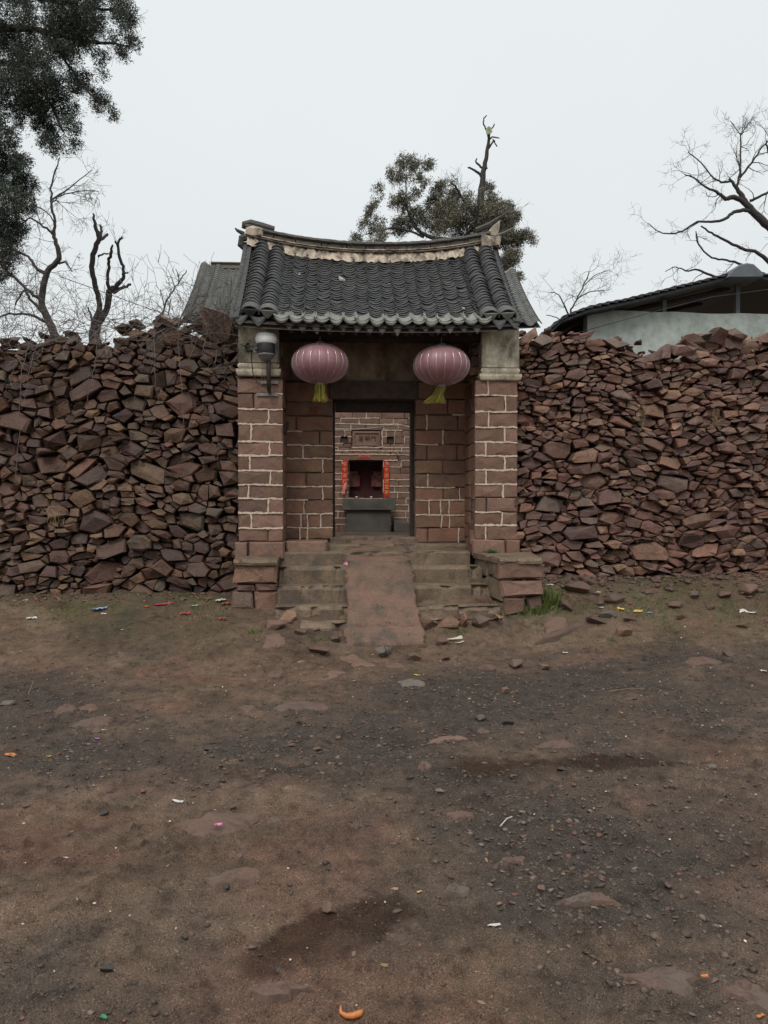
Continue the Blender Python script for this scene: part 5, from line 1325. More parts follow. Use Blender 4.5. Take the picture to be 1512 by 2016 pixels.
def bare_tree(label, paths, Y, ntw, L, seed, mat=M_BARK, group=None, depth=2, droop=0, **kw):
    rg = random.Random(seed); p0 = at(paths[0][0][0], 700, Y)
    t = root('bare_tree', (p0.x, Y, 1.06), label, 'tree', group)
    mb = MB(); first = paths[0]; e0 = first[0]
    base = at(e0[0], e0[1], Y); r0 = e0[2] / 2 / F * (Y + 9.2)
    mb.tube([(base.x + .0, Y, .95), (base.x + .02, Y, (base.z + 1) / 2), tuple(base)], [r0 * 1.35, r0 * 1.15, r0], 8) if base.z > 1.3 else None
    lp_ = limbs(mb, paths, Y, rg, 1); mb.obj('trunk', mat, t, smooth=True)
    if ntw:
        mb = MB(); twigs(mb, lp_, ntw, L, rg, depth, droop, **kw); mb.obj('twigs', M_TWIG if mat is not M_BARK else M_BARK2, t, 'stuff')
    return t
bare_tree('leafless tree with a bent trunk rising behind the left wall under the dark evergreen', [
    [(112, 668, 17), (97, 635, 15), (84, 600, 13), (86, 560, 12), (95, 535, 11), (116, 508, 10), (112, 480, 8), (105, 462, 7), (108, 440, 5), (102, 410, 5), (101, 380, 4), (106, 345, 3), (118, 310, 2)],
    [(90, 538, 8), (70, 525, 6), (55, 505, 5), (20, 490, 3)], [(83, 590, 8), (60, 575, 6), (30, 548, 5), (0, 520, 4)], [(84, 615, 7), (60, 590, 5), (48, 572, 4), (30, 600, 3)],
    [(97, 638, 7), (60, 620, 5), (20, 618, 4), (-20, 628, 3)], [(104, 462, 5), (85, 445, 4), (60, 430, 3), (45, 440, 2)], [(101, 395, 4), (125, 378, 3), (150, 360, 2), (180, 335, 1.5)], [(108, 440, 3), (95, 420, 2), (70, 405, 2)],
    [(116, 520, 5), (130, 515, 3), (142, 535, 2)], [(102, 400, 3), (120, 385, 2.5), (160, 375, 2), (195, 378, 1.5)]], 5.5, 64, .62, 3, M_BARK2, droop=.05, r=.008)
bare_tree('pollarded tree with blackened stub branches behind the left wall', [
    [(186, 662, 22), (188, 645, 20), (190, 630, 14), (196, 600, 10), (187, 560, 10), (181, 525, 10), (186, 495, 10), (194, 470, 9), (188, 445, 7), (183, 420, 3)],
    [(190, 645, 13), (210, 610, 12), (216, 575, 13), (226, 565, 10), (243, 548, 7), (243, 530, 6), (235, 505, 6), (232, 480, 5), (240, 466, 4)], [(216, 580, 9), (212, 550, 6), (214, 520, 6), (218, 500, 6), (222, 482, 3)],
    [(222, 575, 8), (240, 567, 6), (258, 560, 5)], [(193, 475, 7), (203, 468, 6), (211, 461, 5)], [(197, 468, 6), (199, 455, 5), (197, 443, 4)], [(193, 505, 4), (204, 500, 3), (213, 500, 3)], [(232, 485, 4), (227, 475, 3)], [(184, 635, 6), (178, 620, 4), (173, 605, 3)], [(243, 540, 4), (252, 537, 3)]],
    5.0, 14, .35, 7, M_BARK, depth=1, r=.005, up=1.0)
bare_tree('large leafless tree whose crooked branches reach in from the right edge above the shed', [
    [(1720, 600, 44), (1620, 520, 30), (1560, 480, 23), (1512, 445, 17), (1490, 425, 15), (1472, 405, 13), (1460, 385, 10), (1448, 368, 7), (1436, 352, 5)],
    [(1478, 412, 11), (1458, 394, 10), (1440, 388, 10), (1428, 392, 8), (1415, 380, 6), (1390, 368, 4), (1365, 350, 3), (1348, 343, 2)], [(1480, 418, 8), (1465, 414, 8), (1445, 417, 7), (1428, 430, 6), (1400, 437, 5), (1372, 437, 4), (1345, 455, 3.5), (1315, 460, 3), (1295, 455, 2), (1275, 440, 1.5)],
    [(1450, 372, 6), (1457, 340, 4), (1459, 300, 3), (1458, 262, 2.4)], [(1458, 266, 2), (1448, 252, 1.5), (1438, 238, 1.2)], [(1458, 266, 2), (1470, 250, 1.5), (1482, 230, 1.2)], [(1458, 266, 1.6), (1462, 250, 1.4), (1463, 228, 1)],
    [(1600, 590, 16), (1530, 530, 10), (1495, 500, 7), (1460, 488, 6), (1425, 472, 5), (1400, 458, 4), (1380, 445, 3)], [(1500, 540, 6), (1462, 522, 5), (1430, 512, 4), (1400, 506, 3.5), (1375, 480, 3), (1370, 455, 2)],
    [(1440, 555, 6), (1400, 543, 5), (1375, 532, 4), (1350, 533, 3), (1330, 525, 2), (1310, 535, 1.5)], [(1440, 356, 5), (1420, 358, 4), (1400, 345, 3), (1380, 320, 2.5), (1355, 300, 1.8)], [(1456, 350, 5), (1480, 320, 4), (1500, 290, 3), (1520, 270, 3)], [(1476, 395, 6), (1500, 385, 5), (1530, 370, 4)], [(1560, 470, 12), (1545, 410, 8), (1530, 350, 6), (1512, 300, 4), (1508, 275, 2)]],
    8.5, 70, .6, 12, M_BARK, depth=2, r=.014, spread=.75, kids=(2, 4), up=-.1, start=.3)
bare_tree('small distant leafless tree between the hall roof and the shed', [
    [(1122, 670, 6), (1120, 640, 5), (1125, 610, 4), (1135, 590, 3), (1150, 560, 2.5), (1160, 535, 2)], [(1122, 625, 4), (1110, 600, 3), (1100, 580, 2), (1085, 575, 1.5)], [(1135, 590, 3), (1160, 575, 2), (1190, 572, 1.5)], [(1150, 562, 2), (1175, 540, 1.5), (1200, 532, 1)], [(1118, 640, 3), (1095, 625, 2), (1075, 620, 1.5)]], 14, 26, .8, 17, M_BARK2, depth=2, r=.012)
bare_tree('thin leafless sapling poking above the left wall beside the hall roof', [[(318, 650, 4), (325, 600, 3.5), (340, 575, 3), (352, 555, 2.5), (367, 532, 2)], [(325, 602, 2.5), (318, 585, 2), (317, 570, 1.5)], [(330, 620, 2.5), (334, 600, 2), (338, 588, 1.5)], [(352, 555, 2), (350, 540, 1.5), (345, 530, 1)]], 2.2, 14, .3, 19, M_BARK2, depth=1, r=.004)

def needles(P, D, L, W, rs):                          # one narrow leaf blade per point
    n = len(P); D = D / (np.linalg.norm(D, axis=1, keepdims=True) + 1e-9); s = rs.normal(size=(n, 3)); s -= D * (s * D).sum(1, keepdims=True); s /= np.linalg.norm(s, axis=1, keepdims=True) + 1e-9
    a = P - s * W[:, None] * .35; b = P + s * W[:, None] * .35; m = P + D * L[:, None] * .55; c = m + s * W[:, None] * .5; d = m - s * W[:, None] * .5; t = P + D * L[:, None]
    V = np.stack([a, b, c, t, d], 1).reshape(-1, 3); i = np.arange(n)[:, None] * 5
    return V, np.concatenate([i + np.array([[0, 1, 2, 4]]), ], 0), np.concatenate([i + np.array([[4, 2, 3]])], 0)
def foliage(name, clumps, Y, mat, parent, seed, tufts, per, nl, tr, dy, thr=.40):
    rs = np.random.RandomState(seed); Ps = []; Ds = []; tot = sum(c[2] ** 1.6 for c in clumps)
    for (px, py, r_) in clumps:
        c = at(px, py, Y + rs.uniform(-dy, dy)); R0 = r_ / F * (c.y + 9.2)
        k = max(3, int(tufts * r_ ** 1.6 / tot)); u = rs.normal(size=(k, 3)); u /= np.linalg.norm(u, axis=1, keepdims=True); rad = R0 * 1.12 * rs.uniform(0.15, 1.08, k) ** .6
        T = np.array(c) + u * rad[:, None] * np.array([1, .9, .85])
        keep = fbm(T[:, 0] * 3.1 + T[:, 1], T[:, 2] * 3.1 + T[:, 1] * .7, seed, 3) > thr if k > 30 else np.ones(k, bool)
        T = T[keep]; u = u[keep]
        ax = u + rs.normal(size=u.shape) * .5 + np.array([0, 0, .25])
        for q in range(per):
            f = rs.uniform(-.2, 1, len(T))[:, None]; axn = ax / np.linalg.norm(ax, axis=1, keepdims=True)
            p = T + axn * f * tr + rs.normal(size=T.shape) * tr * .33
            d = axn * .8 + rs.normal(size=T.shape) * .7; Ps.append(p); Ds.append(d)
    P = np.concatenate(Ps); D = np.concatenate(Ds); n = len(P)
    L = nl * rs.uniform(.6, 1.3, n); W = L * .26
    V, Q, T3 = needles(P, D, L, W, rs)
    # join quads and tips as triangles
    F3 = np.concatenate([Q[:, [0, 1, 2]], Q[:, [0, 2, 3]], T3])
    o = add_obj(name, fast_mesh(name, V, F3), mat, parent); return o
# near evergreen at the left edge
ju = root('juniper_tree', (at(-260, 900, 2.6).x, 2.6, 1.06), 'big dark evergreen filling the upper left corner above the wall', 'tree')
rg = random.Random(5); mb = MB()
lp_ = limbs(mb, [[(-260, 760, 60), (-240, 500, 56), (-200, 300, 48), (-150, 120, 40), (-90, -60, 30), (-60, -300, 20)], [(-210, 330, 20), (-100, 290, 14), (-20, 330, 9), (25, 400, 5), (35, 470, 3)], [(-170, 190, 22), (-60, 130, 14), (30, 130, 10), (90, 190, 7), (125, 260, 4)], [(-150, 120, 22), (-20, 60, 14), (80, 60, 10), (160, 80, 7), (215, 85, 5), (250, 90, 2)],
    [(-110, 0, 20), (40, -10, 12), (140, 10, 8), (220, 20, 4), (255, 30, 2)], [(80, 60, 7), (130, 120, 5), (165, 170, 4), (200, 205, 2)], [(-210, 350, 16), (-100, 420, 10), (-20, 470, 6), (15, 530, 3)]], 2.6, rg, 1, .5)
mb.obj('trunk', M_BARK, ju, smooth=True)
mb = MB(); twigs(mb, lp_[1:], 200, .26, rg, 1, .05, r=.005, start=.1); mb.obj('twigs', M_BARK, ju, 'stuff')
CL = [(20, 25, 62), (85, 15, 55), (150, 20, 46), (205, 20, 36), (240, 18, 20), (252, 40, 13), (60, 70, 52), (120, 75, 38), (165, 75, 26), (175, 48, 30), (20, 110, 50), (70, 135, 45), (118, 118, 30), (243, 75, 19), (262, 85, 11), (250, 104, 13), (215, 85, 15), (196, 112, 12), (30, 180, 46), (80, 190, 38), (125, 170, 26), (150, 165, 16), (180, 148, 10), (200, 150, 6), (170, 180, 16), (192, 195, 16), (210, 218, 14), (222, 225, 8), (190, 215, 10), (105, 225, 32), (140, 225, 18), (60, 220, 24), (85, 255, 16), (115, 262, 20), (140, 250, 16), (118, 292, 13), (148, 285, 8), (95, 285, 12), (50, 245, 14),
      (5, 265, 26), (15, 310, 26), (42, 320, 14), (20, 350, 32), (50, 365, 20), (15, 395, 32), (52, 400, 17), (12, 440, 28), (35, 450, 16), (5, 480, 28), (22, 500, 14), (0, 530, 24), (12, 555, 12), (-40, 200, 60), (-50, 330, 50), (-40, 450, 50), (-60, 60, 70), (-20, -60, 70), (100, -60, 60), (200, -50, 45), (-120, 200, 70), (-130, 350, 60), (-120, 0, 80)]
foliage('crown', CL, 2.6, M_LEAF, ju, 4, 17000, 17, .036, .075, .45)
# evergreen with a dead top behind the hall
jc = root('juniper_tree', (at(905, 700, 10.6).x, 10.6, 1.06), 'round evergreen behind the gateway roof with a dead bare leader sticking up', 'tree')
mb = MB(); rg = random.Random(6)
lp_ = limbs(mb, [[(925, 760, 26), (930, 600, 24), (938, 480, 20), (944, 410, 16), (949, 360, 12), (955, 320, 9), (960, 290, 7), (963, 262, 5)], [(935, 500, 12), (890, 475, 9), (850, 468, 8), (825, 455, 7), (808, 430, 5), (800, 400, 3), (800, 350, 2)], [(835, 468, 5), (800, 452, 4), (760, 450, 3), (720, 462, 2)], [(938, 430, 8), (910, 390, 5), (900, 372, 4), (887, 358, 3)], [(940, 470, 9), (980, 480, 6), (1015, 475, 4), (1045, 470, 2)], [(945, 430, 6), (990, 440, 4), (1010, 420, 2)]], 10.6, rg, 1, .4)
mb.obj('trunk', M_BARK, jc, smooth=True)
mb = MB(); limbs(mb, [[(949, 348, 6), (938, 338, 5), (930, 333, 4), (922, 329, 3.5)], [(950, 332, 5), (942, 324, 4), (937, 318, 3), (939, 312, 2.5)], [(951, 330, 4), (960, 331, 3)], [(962, 268, 4), (956, 254, 3), (952, 242, 2.8), (953, 232, 2.5), (958, 227, 2)], [(962, 275, 4), (969, 270, 3), (983, 272, 2)], [(962, 292, 4), (968, 284, 3.5), (972, 276, 3)], [(971, 274, 3), (976, 283, 2.4), (978, 289, 2)], [(963, 262, 3), (972, 248, 2.5), (973, 244, 2)]], 10.6, rg, 1, .1)
mb.obj('dead_branches', M_BARK, jc)
mb = MB(); twigs(mb, lp_[1:], 120, .42, rg, 1, 0, r=.007, start=.1); mb.obj('twigs', M_BARK, jc, 'stuff')
CC = [(800, 320, 15), (797, 335, 17), (832, 315, 10), (825, 335, 14), (845, 325, 7), (780, 345, 14), (792, 362, 19), (820, 355, 14), (842, 365, 10), (775, 385, 20), (805, 392, 24), (835, 385, 15), (748, 375, 10), (740, 372, 6), (752, 400, 18), (735, 415, 11), (775, 415, 22), (738, 435, 18), (718, 440, 10), (760, 445, 20), (715, 465, 14), (700, 470, 7), (745, 465, 15), (790, 445, 15), (820, 425, 18), (850, 405, 15), (862, 380, 11), (868, 365, 7), (880, 372, 13), (888, 352, 8), (893, 390, 14), (870, 405, 15), (855, 435, 20), (885, 440, 24), (905, 420, 22), (880, 465, 22), (910, 455, 24), (925, 395, 14), (940, 400, 18), (935, 430, 24), (955, 385, 12), (962, 372, 8), (965, 400, 18), (960, 430, 26), (985, 415, 17), (985, 445, 24), (1000, 410, 9), (1003, 402, 7), (1005, 430, 12), (1015, 425, 7), (1000, 470, 22), (1020, 465, 12), (1038, 462, 8), (1048, 470, 7), (1025, 480, 9), (985, 480, 26), (1005, 505, 18), (990, 520, 20), (1012, 530, 10), (1022, 545, 6), (1003, 545, 10), (960, 470, 26), (1015, 552, 5)]
foliage('crown', CC, 10.6, M_LEAF2, jc, 9, 11000, 13, .055, .10, .55, thr=.435)
M_BAG = plain('pale_green_bag', (.33, .38, .22), .6, var=.35, scale=15, bstr=.2)
hv, hf = HULLS[3]; c = at(963, 258, 10.5); V = [c + Vector((h[0] * .085, h[1] * .08, h[2] * .14)) for h in hv]; o = add_obj('plastic_bag', mesh_of('plastic_bag', V, [tuple(map(int, f)) for f in hf]), M_BAG); tag(o, 'pale green plastic bag snagged on the dead leader of the tree', 'bag')

# brush and vines on the left wall
br_ = MB(); rg = random.Random(8)
for k in range(150):
    px = rg.choice([rg.uniform(-10, 470), rg.uniform(340, 470), rg.uniform(350, 460), rg.uniform(60, 300)]); p = at(px, np.interp(px, [0, 130, 300, 470], [668, 650, 630, 650]) + rg.uniform(-8, 22), .15 + rg.uniform(-.1, .35))
    wander(br_, p, Vector((rg.gauss(0, 1), rg.gauss(-.1, .3), rg.gauss(.22, .35))).normalized(), rg.uniform(.3, .8), .0045, 2, rg, .03, (2, 3), .6, .6)
tag(br_.obj('dry_brush', M_VINE), 'tangle of bare grey brushwood lying along the top of the left wall', 'brushwood')
VN = [([(75, 640), (55, 680), (42, 730), (40, 780), (38, 850), (30, 940)], 'long bare vine hanging down the left wall, leftmost of the vines'), ([(190, 655), (190, 700), (182, 745), (172, 790)], 'bare vine hanging over the large flat stone of the left wall'), ([(322, 610), (305, 640), (303, 700), (306, 750), (312, 790)], 'bare vine hanging below the stone peak of the left wall'), ([(352, 615), (352, 700), (358, 760), (362, 830), (356, 870)], 'bare vine hanging just right of the stone peak, reaching halfway down'), ([(208, 650), (210, 690), (212, 705)], 'short bare vine end on the upper left wall'), ([(95, 650), (68, 690), (56, 740), (48, 790)], 'second bare vine close beside the leftmost one'), ([(410, 630), (405, 665), (400, 700)], 'short stem hanging near the left gate pillar')]
for pts, lab in VN:
    P = [at(a, b, -.03 + .03 * math.sin(k * 2)) for k, (a, b) in enumerate(pts)]
    P2 = []
    for i in range(len(P) - 1):
        for q in range(4): P2.append(P[i].lerp(P[i + 1], q / 4) + Vector((rg.gauss(0, .006), rg.gauss(0, .004), 0)))
    P2.append(P[-1]); V, Fc = tube(P2, [.0055 * (1 - .5 * i / len(P2)) for i in range(len(P2))], 5); tag(add_obj('vine', mesh_of('vine', V, Fc), M_VINE), lab, 'vine', 'bare vines on the left wall')
rope([(120, 545), (300, 610), (420, 650)], 4.0, .006, 'faint overhead wire sagging past the pollarded tree', 'overhead_wire', 'wire', M_TWIG)

# ------------------------------------------------------------------ loose things on the ground
M_GST = stone_mat('yard_stone', [(0.123, 0.068, 0.050), (0.142, 0.084, 0.061), (0.114, 0.071, 0.050), (0.100, 0.062, 0.046)], rough=.75, var=.3, sc1=7, sc2=80, bstr=.5, bdist=.012)
M_GSTG = stone_mat('yard_stone_grey', [(.10, .088, .072), (.12, .10, .08)], rough=.75, var=.3, sc1=7, sc2=80, bstr=.5, bdist=.012)
M_GSTD = stone_mat('yard_stone_dark', [(.035, .03, .027), (.05, .04, .035)], rough=.7, var=.3, sc1=7, sc2=80, bstr=.5, bdist=.012)
M_EMB = stone_mat('embedded_rock', [(0.103, 0.057, 0.041), (0.095, 0.056, 0.041)], rough=.7, var=.35, sc1=5, sc2=70, bstr=.6, bdist=.015, stain=((.085, .062, .047), 6, .5))
def gstone(px, py, wpx, hpx, label, mat=M_GST, kind='lump', rot=0.0, seed=0, flatk=.5):
    p = gpt(px, py); z = float(gfine(p.x, p.y)[0]); D = p.y + 9.2; w_ = wpx / F * D; rg = random.Random(seed + int(px)); py0 = py
    if kind == 'lump':
        h_ = hpx / F * D; hv, hf = HULLS[rg.randrange(14)]; d_ = min(w_, h_ * 1.6 + .02) * rg.uniform(.8, 1.0)
        Mx = Euler((rg.gauss(0, .15), rot, rg.uniform(-.4, .4))).to_matrix(); bm = bmesh.new(); vs = [bm.verts.new(h) for h in hv]
        for f in hf: bm.faces.new([vs[i] for i in f])
        bmesh.ops.bevel(bm, geom=list(bm.edges), offset=.07, segments=1, affect='EDGES')
        V = [Vector((p.x, p.y, z + h_ * .22)) + Mx @ Vector((v.co[0] * w_ / 2, v.co[1] * d_ / 2, v.co[2] * h_ * .55)) for v in bm.verts]; bm.verts.index_update(); Fc = [[v.index for v in f.verts] for f in bm.faces]; bm.free()
    else:                                # low slab half sunk in the earth
        lp = hpx / F * D / max(.12, (CAM.z - z) / D) ; n = 18; V = []; ring = []
        up = .014 + .008 * rg.random()
        for k in range(n):
            a = 2 * math.pi * k / n; q = rg.uniform(.80, 1.12) * (1 + .12 * math.sin(3 * a + w_ * 90)); ring.append((math.cos(a) * w_ / 2 * q, math.sin(a) * lp / 2 * q))
        cr, sr = math.cos(rot), math.sin(rot)
        ring = [(x * cr - y * sr, x * sr + y * cr) for x, y in ring]
        for s_, dz in ((1.12, -.05), (1.0, -.006), (.80, up * .6), (.45, up)):
            for x, y in ring:
                gg = float(gfine(p.x + x * s_, p.y + y * s_)[0]); V.append(Vector((p.x + x * s_, p.y + y * s_, (gg * .6 + z * .4) + dz + rg.uniform(-.006, .006))))
        V.append(Vector((p.x, p.y, z + up))); Fc = []
        for r_ in range(3):
            for k in range(n): Fc.append((r_ * n + k, r_ * n + (k + 1) % n, (r_ + 1) * n + (k + 1) % n, (r_ + 1) * n + k))
        for k in range(n): Fc.append((3 * n + k, 3 * n + (k + 1) % n, 4 * n))
    return tag(add_obj('loose_stone' if kind == 'lump' else 'flat_stone', mesh_of('stone', V, Fc, False), mat), label, 'stone', 'loose stones in the yard')
G = M_GST
for a in [
    (815, 1302, 44, 26, 'rounded reddish stone just below the right corner of the ramp'), (698, 1304, 56, 26, 'pinkish flat stone below the left corner of the ramp', G, 'flat', .5), (748, 1290, 44, 26, 'brown stone tucked against the front edge of the ramp', M_GSTG), (812, 1344, 58, 12, 'pale grey flat slab flush with the earth, in line below the ramp', M_GSTG, 'flat'),
    (628, 1290, 50, 22, 'dark wedge of stone left of the ramp foot', M_EMB), (955, 1315, 46, 18, 'leftmost of the three stones in a row right of the ramp', M_EMB), (1015, 1313, 34, 26, 'square middle stone of the three in a row right of the ramp'), (1066, 1319, 38, 20, 'rightmost block of the three stones in a row right of the ramp'),
    (1228, 1250, 38, 26, 'lone pinkish stone on the bare patch below the rubbish'), (1112, 1200, 40, 22, 'tilted slab fallen beside the right cheek wall', M_EMB, 'lump', .9), (1140, 1228, 22, 40, 'long narrow slab sliding down the bank right of the cheek wall', M_EMB, 'flat', -1.0), (1136, 1166, 56, 34, 'angular boulder on the bank beside the cheek wall', M_EMB), (1212, 1184, 56, 22, 'broad flat stone above the coloured rubbish', M_EMB), (1195, 1212, 48, 16, 'shallow stone left of the coloured rubbish', M_GSTG),
    (1382, 1303, 70, 14, 'broad slab sunk in the earth at the right', M_EMB, 'flat'), (1437, 1291, 38, 22, 'stone just right of the broad sunken slab', M_EMB), (1474, 1172, 42, 34, 'pointed stone leaning at the foot of the right wall'), (1425, 1178, 34, 18, 'reddish chunk at the foot of the right wall, left of the pointed one', M_EMB), (1362, 1180, 34, 20, 'small tumbled stone under the middle of the right wall', M_EMB), (1285, 1168, 40, 14, 'flat crust of stone at the foot of the right wall', M_EMB),
    (885, 1457, 96, 12, 'long flat reddish slab in the gravel', G, 'flat', .05), (1097, 1472, 84, 12, 'flat slab right of the long one in the gravel', M_EMB, 'flat'), (1000, 1432, 34, 12, 'thin dark stone standing on edge in the gravel', M_GSTD), (995, 1366, 18, 18, 'small pink stone on the dark gravel above the flat slabs'), (945, 1420, 22, 16, 'small upright brown stone in the gravel', M_EMB), (950, 1440, 30, 10, 'small flat brown stone left of the dark one', M_EMB, 'flat'),
    (590, 1390, 116, 18, 'wide orange brown rock lying flush with the soil', M_EMB, 'flat'), (487, 1398, 36, 12, 'small orange brown rock left of the wide flush one', M_EMB, 'flat'), (505, 1330, 40, 18, 'reddish earth covered stone left of the ramp litter', M_EMB, 'flat'), (545, 1325, 40, 14, 'half buried stone beside the straw litter', M_EMB, 'flat'), (545, 1236, 52, 24, 'stone block fallen at the left foot of the steps', G), (592, 1248, 30, 16, 'small stone beside the left foot of the steps', M_EMB),
    (188, 1416, 72, 16, 'long narrow stone lying aslant at the left', M_EMB, 'flat', .45), (128, 1400, 44, 18, 'flat brown stone left of the aslant one', M_EMB, 'flat'), (175, 1392, 44, 14, 'flat brown stone just above the aslant one', M_EMB, 'flat'), (16, 1388, 32, 12, 'brown stone at the left edge of the yard', M_GSTG), (190, 1440, 22, 10, 'small stone just below the aslant one', M_EMB),
    (435, 1620, 175, 40, 'large pinkish rock tongue flush with the ground under the pink wrapper', M_EMB, 'flat', .45), (462, 1738, 130, 30, 'pinkish rock tongue nearer the camera than the large one', M_EMB, 'flat', .45), (650, 1812, 38, 24, 'brown stone sitting in the wet patch', M_GST), (442, 1762, 24, 18, 'small black stone beside the lower rock tongue', M_GSTD), (985, 1762, 10, 8, 'tiny grey stone near the middle of the foreground', M_GSTG), (210, 1922, 30, 22, 'black lump in the lower left foreground', M_GSTD), (205, 1613, 20, 14, 'dark lump on the bare earth at the left', M_GSTD), (410, 1476, 20, 12, 'dark stone on the earth left of centre', M_GSTD),
    (1155, 1780, 130, 22, 'reddish rock step breaking the surface right of centre', M_EMB, 'flat'), (1300, 1930, 170, 50, 'large brown rock patch in the lower right foreground', M_EMB, 'flat', -.15), (1478, 1965, 120, 60, 'brown rock patch in the lower right corner', M_EMB, 'flat', -.4), (835, 1512, 34, 16, 'small pink flat rock at the centre of the yard', M_EMB, 'flat'), (1012, 1680, 60, 16, 'pink flat rock right of the yard centre', M_EMB, 'flat'), (900, 1755, 60, 18, 'faint pink rock patch below the yard centre', M_EMB, 'flat'), (530, 1610, 50, 20, 'faint pink rock patch right of the large rock tongue', M_EMB, 'flat'), (905, 1605, 60, 12, 'faint brown rock patch at the centre', M_EMB, 'flat'), (540, 1960, 140, 30, 'dark red rock patch at the bottom of the picture', M_EMB, 'flat'),
    (1165, 1150, 70, 22, 'long reddish slab lying on the bank behind the angular boulder', M_EMB, 'lump', .15), (1098, 1222, 46, 18, 'reddish slab at the grass beside the right cheek wall foot', M_GST, 'flat', -.5), (1178, 1226, 60, 18, 'tilted red slab below the coloured rubbish', M_GST, 'lump', .3), (1240, 1222, 40, 10, 'low brown slab in front of the coloured rubbish', M_EMB, 'lump', .1),
    (1330, 1196, 34, 16, 'reddish stone on the grassy bank between rubbish and wall', M_EMB), (1400, 1200, 26, 12, 'small reddish stone on the grassy bank at the right', M_GST), (540, 1262, 44, 16, 'flat red stone in front of the left foot of the steps', M_GST, 'flat'), (655, 1262, 36, 16, 'small brown stone between the steps and the ramp foot', M_EMB), (872, 1268, 34, 18, 'reddish stone by the bark chips right of the ramp', M_GST), (775, 1316, 40, 16, 'reddish brown slab below the middle of the ramp edge', M_GST, 'flat', .2), (660, 1330, 46, 14, 'worn pink slab left of the ramp axis', M_GST, 'flat', -.3), (880, 1300, 24, 12, 'small brown stone right of the rounded reddish one', M_EMB), (1340, 1215, 30, 10, 'brown flake of stone at the lower edge of the grass', M_EMB), (1460, 1235, 28, 12, 'brown stone under the white sheet at the right', M_EMB),
    (1105, 1515, 20, 12, 'dark clod right of the flat slabs', M_GSTD), (1400, 1510, 26, 12, 'grey brown stone on the right of the yard', M_GSTG), (1425, 1573, 18, 12, 'round dark stone on the far right', M_GSTD), (1157, 1668, 24, 14, 'oval dark stone right of centre', M_GSTD), (865, 1563, 18, 12, 'pale edged stone near the yard centre', M_GSTG), (1310, 1748, 28, 18, 'brown stone in the right foreground', M_EMB), (1065, 1760, 20, 14, 'reddish small stone left of the rock step', M_GST), (630, 1480, 14, 8, 'small dark stone left of centre', M_GSTD), (573, 1468, 26, 8, 'flat brown chip left of centre', M_EMB), (627, 1475, 26, 10, 'brown chip beside the small dark stone', M_EMB)]:
    gstone(a[0], a[1], a[2], a[3], a[4], *(a[5:] if len(a) > 5 else ()), seed=len(a[4]))
# pebbles, grit and scraps strewn about
rs = np.random.RandomState(12)
def strew(n, xr, yr, wfun, seed):
    rs_ = np.random.RandomState(seed); x = rs_.uniform(xr[0], xr[1], n); y = rs_.uniform(yr[0], yr[1], n); k = rs_.uniform(0, 1, n) < wfun(x, y); x = x[k]; y = y[k]
    inst = (y > -1.5) & (x > X(545, -.9)) & (x < 1.9); x = x[~inst]; y = y[~inst]
    return x, y, rs_
x, y, r1 = strew(110000, (-4.4, 5.4), (-7.3, -1.0), lambda x, y: np.clip(gravel_mask(x, y) ** 1.4 * 1.0 + .035, 0, 1) * np.clip(3.2 / (y + 9.2), .5, 1) * (1 - .6 * (1 - sm(-6.2, -5.2, y)) * (1 - sm(.2, 1.0, x))), 3)
S = .008 + .034 * r1.uniform(0, 1, len(x)) ** 3.2
M_GRAV = stone_mat('gravel_mix', [(0.037, 0.028, 0.022), (0.087, 0.062, 0.044), (0.054, 0.038, 0.029), (0.166, 0.122, 0.091), (0.067, 0.040, 0.029), (0.140, 0.070, 0.047), (0.037, 0.028, 0.023), (0.108, 0.082, 0.063)], rough=.7, var=.2, bstr=.2)
add_obj('gravel', scatter_mesh('gravel', np.stack([x, y, gfine(x, y) + S * .02], 1), S, 5, .42), M_GRAV, kind='stuff')
x, y, r1 = strew(60000, (-3.0, 3.6), (-7.35, -4.0), lambda x, y: np.clip(.25 + .75 * gravel_mask(x, y), 0, 1), 13)
S = .0028 + .007 * r1.uniform(0, 1, len(x)) ** 2.2
add_obj('grit', scatter_mesh('grit', np.stack([x, y, gfine(x, y)], 1), S, 6, .7), M_GRAV, kind='stuff')
x, y, r1 = strew(1500, (-4.4, 5.4), (-7.3, -.2), lambda x, y: np.clip(.20 + .6 * gravel_mask(x, y), 0, 1), 23)
S = .018 + .035 * r1.uniform(0, 1, len(x)) ** 3
add_obj('pebbles', scatter_mesh('pebbles', np.stack([x, y, gfine(x, y) - S * .02], 1), S, 7, .5), stone_mat('pebble_mix', [(.050, .037, .029), (.11, .065, .047), (.08, .056, .042), (.04, .031, .026), (.12, .075, .056)], rough=.7, var=.2, bstr=.3), kind='stuff')
# rubble skirt at the foot of the right wall
x = rs.uniform(2.3, 5.4, 900); y = rs.uniform(-1.0, .05, 900) ; kk = rs.uniform(0, 1, 900) < sm(-.95, -.1, y); x = x[kk]; y = y[kk]; S = .03 + .09 * rs.uniform(0, 1, len(x)) ** 2.2
add_obj('wall_foot_rubble', scatter_mesh('rubble', np.stack([x, y, gfine(x, y) + S * .1], 1), S, 8, .6), M_EMB, kind='stuff')
x = rs.uniform(-4.3, -1.3, 180); y = rs.uniform(-.5, .05, 180); S = .03 + .05 * rs.uniform(0, 1, 180) ** 2.2
add_obj('wall_foot_rubble', scatter_mesh('rubble', np.stack([x, y, gfine(x, y) + S * .1], 1), S, 9, .6), M_RUB, kind='stuff')
